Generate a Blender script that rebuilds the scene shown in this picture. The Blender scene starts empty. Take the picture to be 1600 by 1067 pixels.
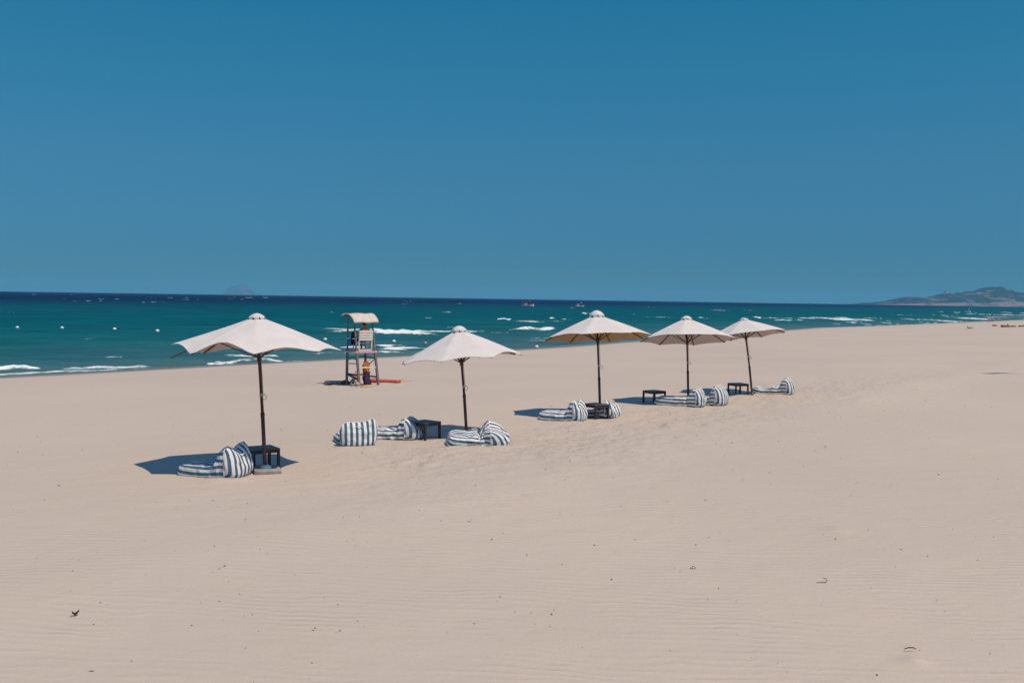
import bpy, math, random
import numpy as np
from mathutils import Vector, Matrix, Euler

random.seed(7)
rng = np.random.default_rng(7)
S = bpy.context.scene
COL = S.collection
R = math.radians

# ------------------------------------------------------------------ camera
CAM_Z = 4.8
cam = bpy.data.cameras.new('camera')
cam.lens = 35.0
cam.sensor_width = 36.0
cam.clip_start = 0.1
cam.clip_end = 80000.0
cam_ob = bpy.data.objects.new('camera', cam)
COL.objects.link(cam_ob)
CAM_M = Matrix.Rotation(R(90 - 2.51), 4, 'X') @ Matrix.Rotation(R(0.873), 4, 'Z')
cam_ob.matrix_world = Matrix.Translation((0, 0, CAM_Z)) @ CAM_M
S.camera = cam_ob
S.render.resolution_x = 1024
S.render.resolution_y = 682

# ------------------------------------------------------------------ sun and sky
SUN = Vector((1.04, -0.80, 2.5)).normalized()          # towards the sun
SUN_EL = math.asin(SUN.z)
SUN_AZ = math.atan2(SUN.x, SUN.y)
sun = bpy.data.lights.new('sun', 'SUN')
sun.energy = 3.7
sun.angle = R(0.53)
sun.color = (1.0, 0.84, 0.64)
sun_ob = bpy.data.objects.new('sun', sun)
COL.objects.link(sun_ob)
sun_ob.rotation_euler = SUN.to_track_quat('Z', 'Y').to_euler()
sun_ob.location = SUN * 50

W = bpy.data.worlds.new('World')
S.world = W
W.use_nodes = True
wn = W.node_tree
wn.nodes.clear()
w_out = wn.nodes.new('ShaderNodeOutputWorld')
w_bg = wn.nodes.new('ShaderNodeBackground')
w_bg.inputs['Strength'].default_value = 0.13
sky = wn.nodes.new('ShaderNodeTexSky')
sky.sky_type = 'NISHITA'
sky.sun_disc = False
sky.sun_elevation = SUN_EL
sky.sun_rotation = SUN_AZ
sky.air_density = 1.0
sky.dust_density = 0.0
sky.ozone_density = 6.0
# the photograph's sky is a deep, clear blue right down to the sea: an even tint by height above the horizon
geo = wn.nodes.new('ShaderNodeTexCoord')
sep = wn.nodes.new('ShaderNodeSeparateXYZ')
wn.links.new(geo.outputs['Generated'], sep.inputs[0])
ramp = wn.nodes.new('ShaderNodeValToRGB')
SKY_RAMP = [(0.0, (0.062, 0.188, 0.300)), (0.043, (0.086, 0.232, 0.372)), (0.131, (0.134, 0.352, 0.43)),
            (0.216, (0.113, 0.454, 0.497)), (0.30, (0.078, 0.52, 0.56)), (0.6, (0.42, 0.90, 0.95)), (1.0, (0.70, 1.0, 1.0))]
cr = ramp.color_ramp
while len(cr.elements) < len(SKY_RAMP):
    cr.elements.new(0.5)
for e, (p, c) in zip(cr.elements, SKY_RAMP):
    e.position = p
    e.color = (*c, 1)
wn.links.new(sep.outputs['Z'], ramp.inputs[0])
mul = wn.nodes.new('ShaderNodeMix')
mul.data_type = 'RGBA'
mul.blend_type = 'MULTIPLY'
mul.inputs[0].default_value = 1.0
wn.links.new(sky.outputs[0], mul.inputs[6])
wn.links.new(ramp.outputs[0], mul.inputs[7])
wn.links.new(mul.outputs[2], w_bg.inputs['Color'])
wn.links.new(w_bg.outputs[0], w_out.inputs['Surface'])

S.view_settings.view_transform = 'Standard'
S.view_settings.look = 'None'
S.view_settings.exposure = 0.0
S.view_settings.gamma = 1.0
S.view_settings.use_curve_mapping = False
S.cycles.max_bounces = 6
S.cycles.volume_bounces = 1

# ------------------------------------------------------------------ helpers
FPX = 35.0 / 36.0 * 1600.0
M3 = CAM_M.to_3x3()


def ray(px, py):
    return M3 @ Vector(((px - 800.0) / FPX, (533.5 - py) / FPX, -1.0))


def at_depth(px, py, Y):
    r = ray(px, py)
    k = Y / r.y
    return Vector((r.x * k, Y, CAM_Z + r.z * k))


def at_z(px, py, z):
    r = ray(px, py)
    k = (z - CAM_Z) / r.z
    return Vector((r.x * k, r.y * k, z))


def at(px, py):
    """the point of the ground seen at a pixel of the 1600 px photograph"""
    r_ = ray(px, py)
    lo, hi = 2.0, 3000.0
    for _ in range(3):                      # first place where the sight line meets the ground
        q = np.geomspace(lo, hi, 600) / r_.y
        d = CAM_Z + r_.z * q - ground_h(r_.x * q, r_.y * q)
        i = int(np.argmax(d < 0))
        lo, hi = q[max(i - 1, 0)] * r_.y, q[i] * r_.y
    k_ = 0.5 * (lo + hi) / r_.y
    p = Vector((r_.x * k_, r_.y * k_, 0))
    p.z = float(ground_h(np.array([p.x]), np.array([p.y]))[0])
    return p


def on_ground(px, Y):
    """the point of the ground straight below a pixel column, at a given distance"""
    p = at_depth(px, 500, Y)
    p.z = float(ground_h(np.array([p.x]), np.array([p.y]))[0])
    return p


def hash2(ix, iy, seed):
    h = (ix.astype(np.int64) * 374761393 + iy.astype(np.int64) * 668265263 + seed * 144269504) & 0xFFFFFFFF
    h = ((h ^ (h >> 13)) * 1274126177) & 0xFFFFFFFF
    h = h ^ (h >> 16)
    return (h & 0xFFFFFF) / float(0xFFFFFF)


def vnoise(x, y, seed=0):
    ix = np.floor(x)
    iy = np.floor(y)
    fx = x - ix
    fy = y - iy
    fx = fx * fx * fx * (fx * (fx * 6 - 15) + 10)
    fy = fy * fy * fy * (fy * (fy * 6 - 15) + 10)
    a = hash2(ix, iy, seed)
    b = hash2(ix + 1, iy, seed)
    c = hash2(ix, iy + 1, seed)
    d = hash2(ix + 1, iy + 1, seed)
    return (a * (1 - fx) + b * fx) * (1 - fy) + (c * (1 - fx) + d * fx) * fy * 1.0 - 0.5


def fbm(x, y, seed=0, octs=4):
    s = 0.0
    a = 1.0
    for i in range(octs):
        s = s + a * vnoise(x, y, seed + i * 17)
        x = x * 2.03 + 11.3
        y = y * 2.03 + 5.7
        a *= 0.5
    return s


def sstep(a, b, x):
    t = np.clip((x - a) / (b - a), 0, 1)
    return t * t * (3 - 2 * t)


def set_props(o, label=None, cat=None, group=None, kind=None):
    if label:
        o['label'] = label
    if cat:
        o['category'] = cat
    if group:
        o['group'] = group
    if kind:
        o['kind'] = kind
    return o


def thing(name, label, cat, loc=(0, 0, 0), rz=0.0, group=None):
    o = bpy.data.objects.new(name, None)
    o.empty_display_size = 0.2
    COL.objects.link(o)
    o.location = loc
    o.rotation_euler = (0, 0, rz)
    return set_props(o, label, cat, group)


def copy_tree(o, parent=None):
    c = o.copy()
    COL.objects.link(c)
    if parent is not None:
        c.parent = parent
    for ch in [k for k in bpy.data.objects if k.parent == o]:
        copy_tree(ch, c)
    return c


class MB:
    def __init__(self):
        self.v = []
        self.f = []
        self.attr = None

    def box(self, c, size, rot=None):
        sx, sy, sz = size[0] / 2, size[1] / 2, size[2] / 2
        b = len(self.v)
        for dx, dy, dz in ((-1, -1, -1), (1, -1, -1), (1, 1, -1), (-1, 1, -1), (-1, -1, 1), (1, -1, 1), (1, 1, 1), (-1, 1, 1)):
            p = Vector((dx * sx, dy * sy, dz * sz))
            if rot is not None:
                p = rot @ p
            self.v.append(tuple(Vector(c) + p))
        for q in ((0, 3, 2, 1), (4, 5, 6, 7), (0, 1, 5, 4), (1, 2, 6, 5), (2, 3, 7, 6), (3, 0, 4, 7)):
            self.f.append(tuple(b + i for i in q))
        return self

    def bar(self, p0, p1, w, h=None, up=(0, 0, 1), w1=None):
        """a rectangular bar from p0 to p1"""
        h = w if h is None else h
        p0 = Vector(p0)
        p1 = Vector(p1)
        d = (p1 - p0).normalized()
        upv = Vector(up)
        if abs(d.dot(upv)) > 0.98:
            upv = Vector((1, 0, 0))
        s = d.cross(upv).normalized()
        t = s.cross(d).normalized()
        b = len(self.v)
        for p in (p0, p1):
            for a, c in ((-1, -1), (1, -1), (1, 1), (-1, 1)):
                self.v.append(tuple(p + s * (a * w / 2) + t * (c * h / 2)))
        for q in ((0, 1, 2, 3), (7, 6, 5, 4), (0, 4, 5, 1), (1, 5, 6, 2), (2, 6, 7, 3), (3, 7, 4, 0)):
            self.f.append(tuple(b + i for i in q))
        return self

    def tube(self, pts, rad, n=10, cap=True):
        pts = [Vector(p) for p in pts]
        rads = rad if isinstance(rad, (list, tuple)) else [rad] * len(pts)
        b = len(self.v)
        prev = None
        for i, p in enumerate(pts):
            d = (pts[min(i + 1, len(pts) - 1)] - pts[max(i - 1, 0)]).normalized()
            if prev is None:
                a = Vector((1, 0, 0)) if abs(d.x) < 0.8 else Vector((0, 1, 0))
                s = d.cross(a).normalized()
            else:
                s = (prev - d * prev.dot(d)).normalized()
            prev = s
            t = d.cross(s)
            for k in range(n):
                an = 2 * math.pi * k / n
                self.v.append(tuple(p + (s * math.cos(an) + t * math.sin(an)) * rads[i]))
        for i in range(len(pts) - 1):
            for k in range(n):
                k2 = (k + 1) % n
                self.f.append((b + i * n + k, b + i * n + k2, b + (i + 1) * n + k2, b + (i + 1) * n + k))
        if cap:
            self.f.append(tuple(b + k for k in range(n))[::-1])
            self.f.append(tuple(b + (len(pts) - 1) * n + k for k in range(n)))
        return self

    def grid(self, P, wrap_u=False):
        """P[i][j] points"""
        b = len(self.v)
        ni, nj = P.shape[0], P.shape[1]
        self.v.extend(map(tuple, P.reshape(-1, 3).tolist()))
        for i in range(ni - 1 + (1 if wrap_u else 0)):
            i2 = (i + 1) % ni
            for j in range(nj - 1):
                self.f.append((b + i * nj + j, b + i2 * nj + j, b + i2 * nj + j + 1, b + i * nj + j + 1))
        return self

    def lathe(self, prof, n=24, c=(0, 0, 0)):
        """prof: (radius, z) pairs"""
        pts = []
        for k in range(n):
            a = 2 * math.pi * k / n
            pts.append([(c[0] + r * math.cos(a), c[1] + r * math.sin(a), c[2] + z) for r, z in prof])
        return self.grid(np.array(pts), wrap_u=True)

    def mesh(self, name):
        me = bpy.data.meshes.new(name)
        me.from_pydata(self.v, [], self.f)
        me.update()
        return me

    def build(self, name, mat, parent=None, smooth=False, bevel=0.0, subsurf=0, thick=0.0):
        me = self.mesh(name)
        return link(name, me, mat, parent, smooth, bevel, subsurf, thick)


def link(name, me, mat, parent=None, smooth=False, bevel=0.0, subsurf=0, thick=0.0):
    if mat is not None:
        me.materials.append(mat)
    if smooth:
        me.polygons.foreach_set('use_smooth', [True] * len(me.polygons))
    o = bpy.data.objects.new(name, me)
    COL.objects.link(o)
    if parent is not None:
        o.parent = parent
    if thick:
        m = o.modifiers.new('solid', 'SOLIDIFY')
        m.thickness = thick
        m.offset = 0
    if bevel:
        m = o.modifiers.new('bevel', 'BEVEL')
        m.width = bevel
        m.segments = 2
        m.limit_method = 'ANGLE'
    if subsurf:
        m = o.modifiers.new('sub', 'SUBSURF')
        m.levels = subsurf
        m.render_levels = subsurf
    return o


def np_mesh(name, P, quads):
    me = bpy.data.meshes.new(name)
    nv = len(P)
    nq = len(quads)
    me.vertices.add(nv)
    me.vertices.foreach_set('co', np.ascontiguousarray(P, dtype=np.float32).ravel())
    me.loops.add(nq * 4)
    me.loops.foreach_set('vertex_index', np.ascontiguousarray(quads, dtype=np.int32).ravel())
    me.polygons.add(nq)
    me.polygons.foreach_set('loop_start', np.arange(0, nq * 4, 4, dtype=np.int32))
    me.update(calc_edges=True)
    me.validate()
    return me


def grid_quads(ni, nj):
    i = np.arange(ni - 1)[:, None]
    j = np.arange(nj - 1)[None, :]
    a = i * nj + j
    return np.stack([a, a + nj, a + nj + 1, a + 1], axis=-1).reshape(-1, 4)


def add_attr(me, name, vals):
    at_ = me.attributes.new(name, 'FLOAT', 'POINT')
    at_.data.foreach_set('value', np.ascontiguousarray(vals, dtype=np.float32).ravel())


# ------------------------------------------------------------------ materials
class NT:
    """small helper to write node trees"""
    def __init__(self, name):
        self.m = bpy.data.materials.new(name)
        self.m.use_nodes = True
        self.t = self.m.node_tree
        self.t.nodes.clear()
        self.out = self.n('ShaderNodeOutputMaterial')

    def n(self, typ, **kw):
        nd = self.t.nodes.new(typ)
        for k, v in kw.items():
            setattr(nd, k, v)
        return nd

    def put(self, sock, v):
        if hasattr(v, 'is_linked') or hasattr(v, 'links'):
            self.t.links.new(v, sock)
        elif isinstance(v, (tuple, list)) and len(v) == 3 and len(sock.default_value) == 4:
            sock.default_value = (*v, 1)
        else:
            sock.default_value = v

    def pos(self):
        return self.n('ShaderNodeNewGeometry').outputs['Position']

    def objco(self):
        return self.n('ShaderNodeTexCoord').outputs['Object']

    def mapping(self, vec, scale=(1, 1, 1), rot=(0, 0, 0)):
        m = self.n('ShaderNodeMapping')
        self.put(m.inputs['Vector'], vec)
        m.inputs['Scale'].default_value = scale
        m.inputs['Rotation'].default_value = rot
        return m.outputs[0]

    def noise(self, vec, scale, detail=3.0, rough=0.5, dist=0.0):
        m = self.n('ShaderNodeTexNoise')
        self.put(m.inputs['Vector'], vec)
        m.inputs['Scale'].default_value = scale
        m.inputs['Detail'].default_value = detail
        m.inputs['Roughness'].default_value = rough
        m.inputs['Distortion'].default_value = dist
        return m.outputs['Fac']

    def math(self, op, a, b=None, c=None, clamp=False):
        m = self.n('ShaderNodeMath', operation=op)
        m.use_clamp = clamp
        self.put(m.inputs[0], a)
        if b is not None:
            self.put(m.inputs[1], b)
        if c is not None:
            self.put(m.inputs[2], c)
        return m.outputs[0]

    def rng(self, v, a, b, c=0.0, d=1.0, smooth=False):
        m = self.n('ShaderNodeMapRange')
        if smooth:
            m.interpolation_type = 'SMOOTHSTEP'
        self.put(m.inputs[0], v)
        for i, x in enumerate((a, b, c, d)):
            m.inputs[1 + i].default_value = x
        return m.outputs[0]

    def mix(self, f, a, b, blend='MIX'):
        m = self.n('ShaderNodeMix', data_type='RGBA', blend_type=blend)
        self.put(m.inputs[0], f)
        self.put(m.inputs[6], a)
        self.put(m.inputs[7], b)
        return m.outputs[2]

    def ramp(self, f, stops):
        m = self.n('ShaderNodeValToRGB')
        e = m.color_ramp.elements
        while len(e) < len(stops):
            e.new(0.5)
        for x, (p, c) in zip(e, stops):
            x.position = p
            x.color = (*c, 1)
        self.put(m.inputs[0], f)
        return m.outputs[0]

    def attr(self, name):
        return self.n('ShaderNodeAttribute', attribute_name=name).outputs['Fac']

    def bump(self, h, strength=1.0, dist=1.0, normal=None):
        m = self.n('ShaderNodeBump')
        m.inputs['Strength'].default_value = strength
        m.inputs['Distance'].default_value = dist
        self.put(m.inputs['Height'], h)
        if normal is not None:
            self.put(m.inputs['Normal'], normal)
        return m.outputs[0]

    def principled(self, col, rough=0.7, spec=0.3, normal=None, ior=1.5, metallic=0.0):
        p = self.n('ShaderNodeBsdfPrincipled')
        self.put(p.inputs['Base Color'], col)
        self.put(p.inputs['Roughness'], rough)
        self.put(p.inputs['Specular IOR Level'], spec)
        p.inputs['IOR'].default_value = ior
        p.inputs['Metallic'].default_value = metallic
        if normal is not None:
            self.put(p.inputs['Normal'], normal)
        return p

    def done(self, shader):
        self.t.links.new(shader if hasattr(shader, 'is_linked') else shader.outputs[0], self.out.inputs['Surface'])
        return self.m


def simple_mat(name, col, rough=0.7, spec=0.3, var=0.25, scale=9.0, bump=0.0, metallic=0.0, stretch=(1, 1, 1)):
    k = NT(name)
    oc = k.mapping(k.objco(), stretch)
    f = k.noise(oc, scale, 4, 0.6)
    c0 = tuple(x * (1 - var) for x in col)
    c1 = tuple(min(1, x * (1 + var)) for x in col)
    c = k.mix(k.rng(f, 0.3, 0.7), c0, c1)
    nrm = k.bump(k.noise(oc, scale * 6, 3), 0.5, bump) if bump else None
    return k.done(k.principled(c, rough, spec, nrm, metallic=metallic))


def mat_sand():
    k = NT('sand')
    p = k.pos()
    big = k.noise(p, 0.10, 3, 0.5)
    mid = k.noise(k.mapping(p, (1, 0.5, 1), (0, 0, R(35))), 0.9, 4, 0.6)
    fine = k.noise(p, 60, 4, 0.75)
    col = k.mix(k.rng(big, 0.35, 0.65), (0.485, 0.410, 0.352), (0.528, 0.442, 0.374))
    col = k.mix(k.rng(mid, 0.42, 0.70, 0, 0.55), col, (0.50, 0.425, 0.385))
    col = k.mix(k.rng(fine, 0.52, 0.75, 0, 0.4), col, (0.40, 0.345, 0.305))
    speck = k.noise(p, 26, 2, 0.6)
    col = k.mix(k.rng(speck, 0.68, 0.76, 0, 0.45), col, (0.30, 0.25, 0.22))
    wet = k.attr('wet')
    col = k.mix(k.rng(wet, 0, 1, 0, 0.85), col, (0.13, 0.115, 0.105))
    # wind ripples: crests run across the view, broken up by patches
    warp = k.noise(k.mapping(p, (0.7, 0.9, 1)), 1.1, 3, 0.5)
    w = k.n('ShaderNodeTexWave', wave_type='BANDS', bands_direction='Y', wave_profile='SIN')
    pm = k.n('ShaderNodeVectorMath', operation='ADD')
    k.put(pm.inputs[0], k.mapping(p, (1, 1, 1), (0, 0, R(4))))
    cmb = k.n('ShaderNodeCombineXYZ')
    k.put(cmb.inputs[1], k.math('MULTIPLY', k.math('SUBTRACT', warp, 0.5), 0.55))
    k.put(pm.inputs[1], cmb.outputs[0])
    k.put(w.inputs['Vector'], pm.outputs[0])
    w.inputs['Scale'].default_value = 1.95
    w.inputs['Distortion'].default_value = 1.2
    w.inputs['Detail'].default_value = 2.0
    w.inputs['Detail Scale'].default_value = 1.4
    patch = k.rng(k.noise(k.mapping(p, (0.8, 1.0, 1)), 0.8, 4, 0.65), 0.38, 0.66, 0.06, 1.0)
    patch = k.math('MULTIPLY', patch, k.rng(k.noise(k.mapping(p, (0.45, 1.6, 1)), 2.4, 3, 0.6), 0.36, 0.62, 0.25, 1.0))
    ripple = k.math('MULTIPLY', k.math('POWER', w.outputs['Fac'], 1.7), patch)
    rough_zone = k.attr('trodden')
    tread = k.math('MULTIPLY', k.noise(p, 3.2, 4, 0.62), rough_zone)
    h = k.math('ADD', k.math('MULTIPLY', ripple, 0.0125), k.math('MULTIPLY', tread, 0.11))
    h = k.math('ADD', h, k.math('MULTIPLY', k.noise(k.mapping(p, (0.5, 1, 1)), 2.2, 3, 0.5), 0.018))
    h = k.math('ADD', h, k.math('MULTIPLY', k.noise(p, 22, 3, 0.7), 0.0035))
    nrm = k.bump(h, 1.0, 1.0)
    rough = k.rng(wet, 0, 1, 0.92, 0.35)
    return k.done(k.principled(col, rough, 0.15, nrm))


def mat_sea():
    k = NT('sea_water')
    p = k.pos()
    m = k.attr('offshore')
    patch = k.noise(k.mapping(p, (0.3, 1, 1), (0, 0, R(10))), 0.02, 4, 0.6)
    mm = k.math('MULTIPLY_ADD', k.math('SUBTRACT', patch, 0.5), k.math('MULTIPLY', m, 0.7), m)
    f = k.math('POWER', k.math('DIVIDE', mm, 900.0, clamp=True), 0.5)
    col = k.ramp(f, [(0.0, (0.105, 0.150, 0.150)), (0.10, (0.042, 0.134, 0.158)), (0.20, (0.008, 0.106, 0.128)),
                     (0.31, (0.0, 0.090, 0.118)), (0.46, (0.0, 0.078, 0.110)), (0.565, (0.0, 0.054, 0.095)),
                     (0.66, (0.0, 0.030, 0.078)), (0.80, (0.0, 0.010, 0.054))])
    streak = k.noise(k.mapping(p, (0.30, 0.55, 1), (0, 0, R(6))), 0.16, 6, 0.72)
    col = k.mix(k.rng(streak, 0.36, 0.66, 0, 1), k.mix(1.0, col, (1.1, 1.12, 1.1), 'MULTIPLY'), k.mix(1.0, col, (0.5, 0.70, 0.78), 'MULTIPLY'))
    # foam
    foam = k.attr('foam')
    fn = k.noise(k.mapping(p, (1.0, 0.4, 1)), 1.3, 6, 0.75)
    fmask = k.rng(k.math('ADD', foam, k.math('MULTIPLY', k.math('SUBTRACT', fn, 0.5), 1.3)), 0.36, 0.72)
    fmask = k.math('MULTIPLY', fmask, k.rng(foam, 0.03, 0.12))
    # scattered white caps far out
    cap = k.noise(k.mapping(p, (1.0, 0.45, 1), (0, 0, R(8))), 0.16, 4, 0.62)
    gate = k.noise(p, 0.007, 2, 0.5)
    cm = k.rng(k.math('ADD', cap, k.math('MULTIPLY', k.math('SUBTRACT', gate, 0.5), 0.12)), 0.755, 0.785, 0, 1)
    cm = k.math('MULTIPLY', cm, k.math('MULTIPLY', k.rng(m, 90, 170), k.rng(m, 1000, 450)))
    allf = k.math('MAXIMUM', fmask, k.math('MULTIPLY', cm, 0.75))
    fcol = k.mix(k.rng(fn, 0.35, 0.6), (0.60, 0.70, 0.72), (0.84, 0.86, 0.86))
    h1 = k.noise(k.mapping(p, (0.45, 1, 1), (0, 0, R(12))), 0.9, 4, 0.6)
    nrm = k.bump(h1, 0.9, 0.5)
    dif = k.n('ShaderNodeBsdfDiffuse')
    k.put(dif.inputs['Color'], col)
    k.put(dif.inputs['Normal'], nrm)
    gl = k.n('ShaderNodeBsdfGlossy')
    gl.inputs['Roughness'].default_value = 0.18
    k.put(gl.inputs['Normal'], nrm)
    fr = k.n('ShaderNodeFresnel')
    fr.inputs['IOR'].default_value = 1.33
    k.put(fr.inputs['Normal'], nrm)
    wat = k.n('ShaderNodeMixShader')
    k.put(wat.inputs[0], k.math('MINIMUM', k.math('MULTIPLY', fr.outputs[0], 0.30), 0.11))
    k.t.links.new(dif.outputs[0], wat.inputs[1])
    k.t.links.new(gl.outputs[0], wat.inputs[2])
    fo = k.principled(fcol, 0.9, 0.1)
    mx = k.n('ShaderNodeMixShader')
    k.put(mx.inputs[0], allf)
    k.t.links.new(wat.outputs[0], mx.inputs[1])
    k.t.links.new(fo.outputs[0], mx.inputs[2])
    return k.done(mx)


def mat_canvas(name, col, trans=0.10):
    k = NT(name)
    oc = k.objco()
    st = k.noise(oc, 1.7, 5, 0.6)
    c = k.mix(k.rng(st, 0.38, 0.72, 0, 0.7), col, tuple(x * y for x, y in zip(col, (0.90, 0.875, 0.85))))
    c = k.mix(k.rng(k.noise(oc, 14, 3, 0.6), 0.55, 0.8, 0, 0.35), c, tuple(x * 0.9 for x in col))
    nrm = k.bump(k.noise(oc, 5.5, 4, 0.6), 0.35, 0.035)
    d = k.principled(c, 0.9, 0.1, nrm)
    tr = k.n('ShaderNodeBsdfTranslucent')
    k.put(tr.inputs[0], c)
    mx = k.n('ShaderNodeMixShader')
    mx.inputs[0].default_value = trans
    k.t.links.new(d.outputs[0], mx.inputs[1])
    k.t.links.new(tr.outputs[0], mx.inputs[2])
    return k.done(mx)


def mat_stripes():
    k = NT('striped_canvas')
    s = k.attr('stripe')
    oc = k.objco()
    s = k.math('ADD', s, k.math('MULTIPLY', k.math('SUBTRACT', k.noise(oc, 6, 3), 0.5), 0.05))
    fr = k.math('FRACT', s)
    d = k.math('ABSOLUTE', k.math('SUBTRACT', fr, 0.5))
    mask = k.rng(d, 0.225, 0.262)
    blue = k.mix(k.noise(oc, 4, 3), (0.044, 0.122, 0.205), (0.066, 0.158, 0.250))
    white = k.mix(k.noise(oc, 5, 4), (0.82, 0.79, 0.77), (0.74, 0.70, 0.66))
    c = k.mix(mask, blue, white)
    dirt = k.rng(k.noise(oc, 3.0, 5, 0.65), 0.58, 0.85, 0, 0.30)
    c = k.mix(dirt, c, (0.36, 0.31, 0.27))
    nrm = k.bump(k.noise(k.mapping(oc, (1, 2, 1)), 11, 4, 0.6), 0.6, 0.02)
    return k.done(k.principled(c, 0.85, 0.15, nrm))


def mat_wood(name, col, rough=0.5, axis=2):
    k = NT(name)
    sc = [14, 14, 14]
    sc[axis] = 1.2
    oc = k.mapping(k.objco(), tuple(sc))
    f = k.noise(oc, 3.0, 5, 0.6, 0.4)
    c = k.mix(k.rng(f, 0.3, 0.72), tuple(x * 0.55 for x in col), tuple(x * 1.35 for x in col))
    nrm = k.bump(f, 0.4, 0.004)
    return k.done(k.principled(c, rough, 0.35, nrm))


def mat_hill(name, greens, rock, scale):
    k = NT(name)
    p = k.pos()
    f = k.noise(p, scale, 6, 0.65)
    c = k.mix(k.rng(f, 0.35, 0.65), greens[0], greens[1])
    f2 = k.noise(k.mapping(p, (1, 1, 2.2)), scale * 0.55, 6, 0.7)
    c = k.mix(k.rng(f2, 0.53, 0.60), c, rock)
    f3 = k.noise(p, scale * 5, 4, 0.7)
    c = k.mix(k.rng(f3, 0.68, 0.74, 0, 0.8), c, (0.45, 0.40, 0.38))
    low = k.attr('lowland')
    lo = k.math('MULTIPLY', low, k.rng(k.noise(k.mapping(p, (0.4, 1, 1)), scale * 1.4, 5, 0.6), 0.36, 0.5))
    c = k.mix(lo, c, (0.26, 0.18, 0.165))
    return k.done(k.principled(c, 0.95, 0.05, k.bump(f3, 0.6, 12)))


M = {}
M['sand'] = mat_sand()
M['sea'] = mat_sea()
M['canvas'] = mat_canvas('white_canvas', (0.70, 0.66, 0.655), 0.06)
M['canvas_tan'] = mat_canvas('tan_lining', (0.50, 0.315, 0.165), 0.05)
M['lining'] = mat_canvas('canvas_lining', (0.66, 0.55, 0.50), 0.10)
M['stripes'] = mat_stripes()
M['pole'] = mat_wood('dark_varnished_wood', (0.075, 0.030, 0.022), 0.45)
M['pole_low'] = mat_wood('faded_wood', (0.125, 0.070, 0.055), 0.55)
M['rib'] = mat_wood('rib_wood', (0.085, 0.038, 0.028), 0.45)
M['rib_bare'] = mat_wood('bare_rib_wood', (0.17, 0.075, 0.055), 0.5)
M['table'] = mat_wood('dark_table_wood', (0.050, 0.030, 0.029), 0.5)
M['table_top'] = simple_mat('grey_brown_top', (0.075, 0.062, 0.066), 0.42, 0.4, 0.3, 12, 0.002)
M['concrete'] = simple_mat('weathered_concrete', (0.30, 0.27, 0.26), 0.9, 0.2, 0.25, 7, 0.006)
M['white_paint'] = simple_mat('chipped_white_paint', (0.72, 0.66, 0.62), 0.6, 0.3, 0.14, 16, 0.002)
M['cream_roof'] = simple_mat('faded_cream_sheet', (0.60, 0.53, 0.47), 0.7, 0.3, 0.12, 6, 0.003)
M['grey_wood'] = simple_mat('weathered_grey_wood', (0.175, 0.140, 0.150), 0.8, 0.2, 0.4, 9, 0.003, stretch=(3, 3, 0.6))
M['red_paint'] = simple_mat('faded_red_paint', (0.36, 0.075, 0.06), 0.6, 0.3, 0.3, 8, 0.002)
M['pink_paint'] = simple_mat('faded_pink_paint', (0.60, 0.36, 0.36), 0.7, 0.3, 0.25, 10, 0.002)
M['turquoise'] = simple_mat('turquoise_paint', (0.035, 0.30, 0.27), 0.6, 0.3, 0.25, 8, 0.002)
M['green_paint'] = simple_mat('dark_green_paint', (0.035, 0.085, 0.07), 0.7, 0.3, 0.3, 8, 0.002)
M['orange'] = simple_mat('orange_brown_cloth', (0.40, 0.135, 0.03), 0.85, 0.1, 0.45, 8, 0.01)
M['purple'] = simple_mat('dark_purple_cloth', (0.045, 0.026, 0.062), 0.9, 0.1, 0.5, 7, 0.01)
M['black_cloth'] = simple_mat('black_cloth', (0.016, 0.016, 0.026), 0.9, 0.1, 0.3, 7, 0.01)
M['blue_cloth'] = simple_mat('blue_cloth', (0.035, 0.16, 0.42), 0.85, 0.1, 0.25, 6, 0.01)
M['skin'] = simple_mat('tanned_skin', (0.42, 0.18, 0.105), 0.55, 0.3, 0.10, 8)
M['hair'] = simple_mat('black_hair', (0.012, 0.010, 0.010), 0.5, 0.3, 0.3, 40, 0.004)
M['red_board'] = simple_mat('red_board', (0.50, 0.075, 0.05), 0.45, 0.4, 0.14, 4)
M['yellow_board'] = simple_mat('yellow_board', (0.58, 0.38, 0.10), 0.45, 0.4, 0.18, 4)
M['rope'] = simple_mat('brown_rope', (0.20, 0.10, 0.06), 0.9, 0.1, 0.5, 30, 0.003)
M['rope_pale'] = simple_mat('pale_cord', (0.42, 0.34, 0.28), 0.9, 0.1, 0.25, 30, 0.002)
M['buoy'] = simple_mat('white_float', (0.78, 0.75, 0.72), 0.4, 0.4, 0.06, 5)
M['buoy_orange'] = simple_mat('orange_float', (0.62, 0.26, 0.10), 0.4, 0.4, 0.1, 5)
M['buoy_red'] = simple_mat('pinkish_red_float', (0.62, 0.24, 0.20), 0.4, 0.4, 0.1, 5)
M['hull_white'] = simple_mat('white_hull', (0.66, 0.60, 0.62), 0.5, 0.4, 0.12, 2)
M['hull_blue'] = simple_mat('blue_hull', (0.13, 0.30, 0.40), 0.5, 0.4, 0.12, 2)
M['glass_dark'] = simple_mat('dark_window', (0.02, 0.025, 0.03), 0.15, 0.5, 0.1, 2)
M['leaf'] = simple_mat('dry_brown_leaf', (0.085, 0.035, 0.024), 0.8, 0.2, 0.35, 30, 0.003)
M['twig'] = simple_mat('dry_twig', (0.115, 0.06, 0.042), 0.85, 0.2, 0.35, 30, 0.003)
M['shell'] = simple_mat('white_shell', (0.80, 0.77, 0.73), 0.5, 0.4, 0.08, 30)
M['driftwood'] = simple_mat('reddish_driftwood', (0.20, 0.105, 0.085), 0.9, 0.1, 0.4, 3, 0.02)
M['debris'] = simple_mat('beach_debris', (0.10, 0.07, 0.06), 0.9, 0.1, 0.6, 3)
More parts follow.
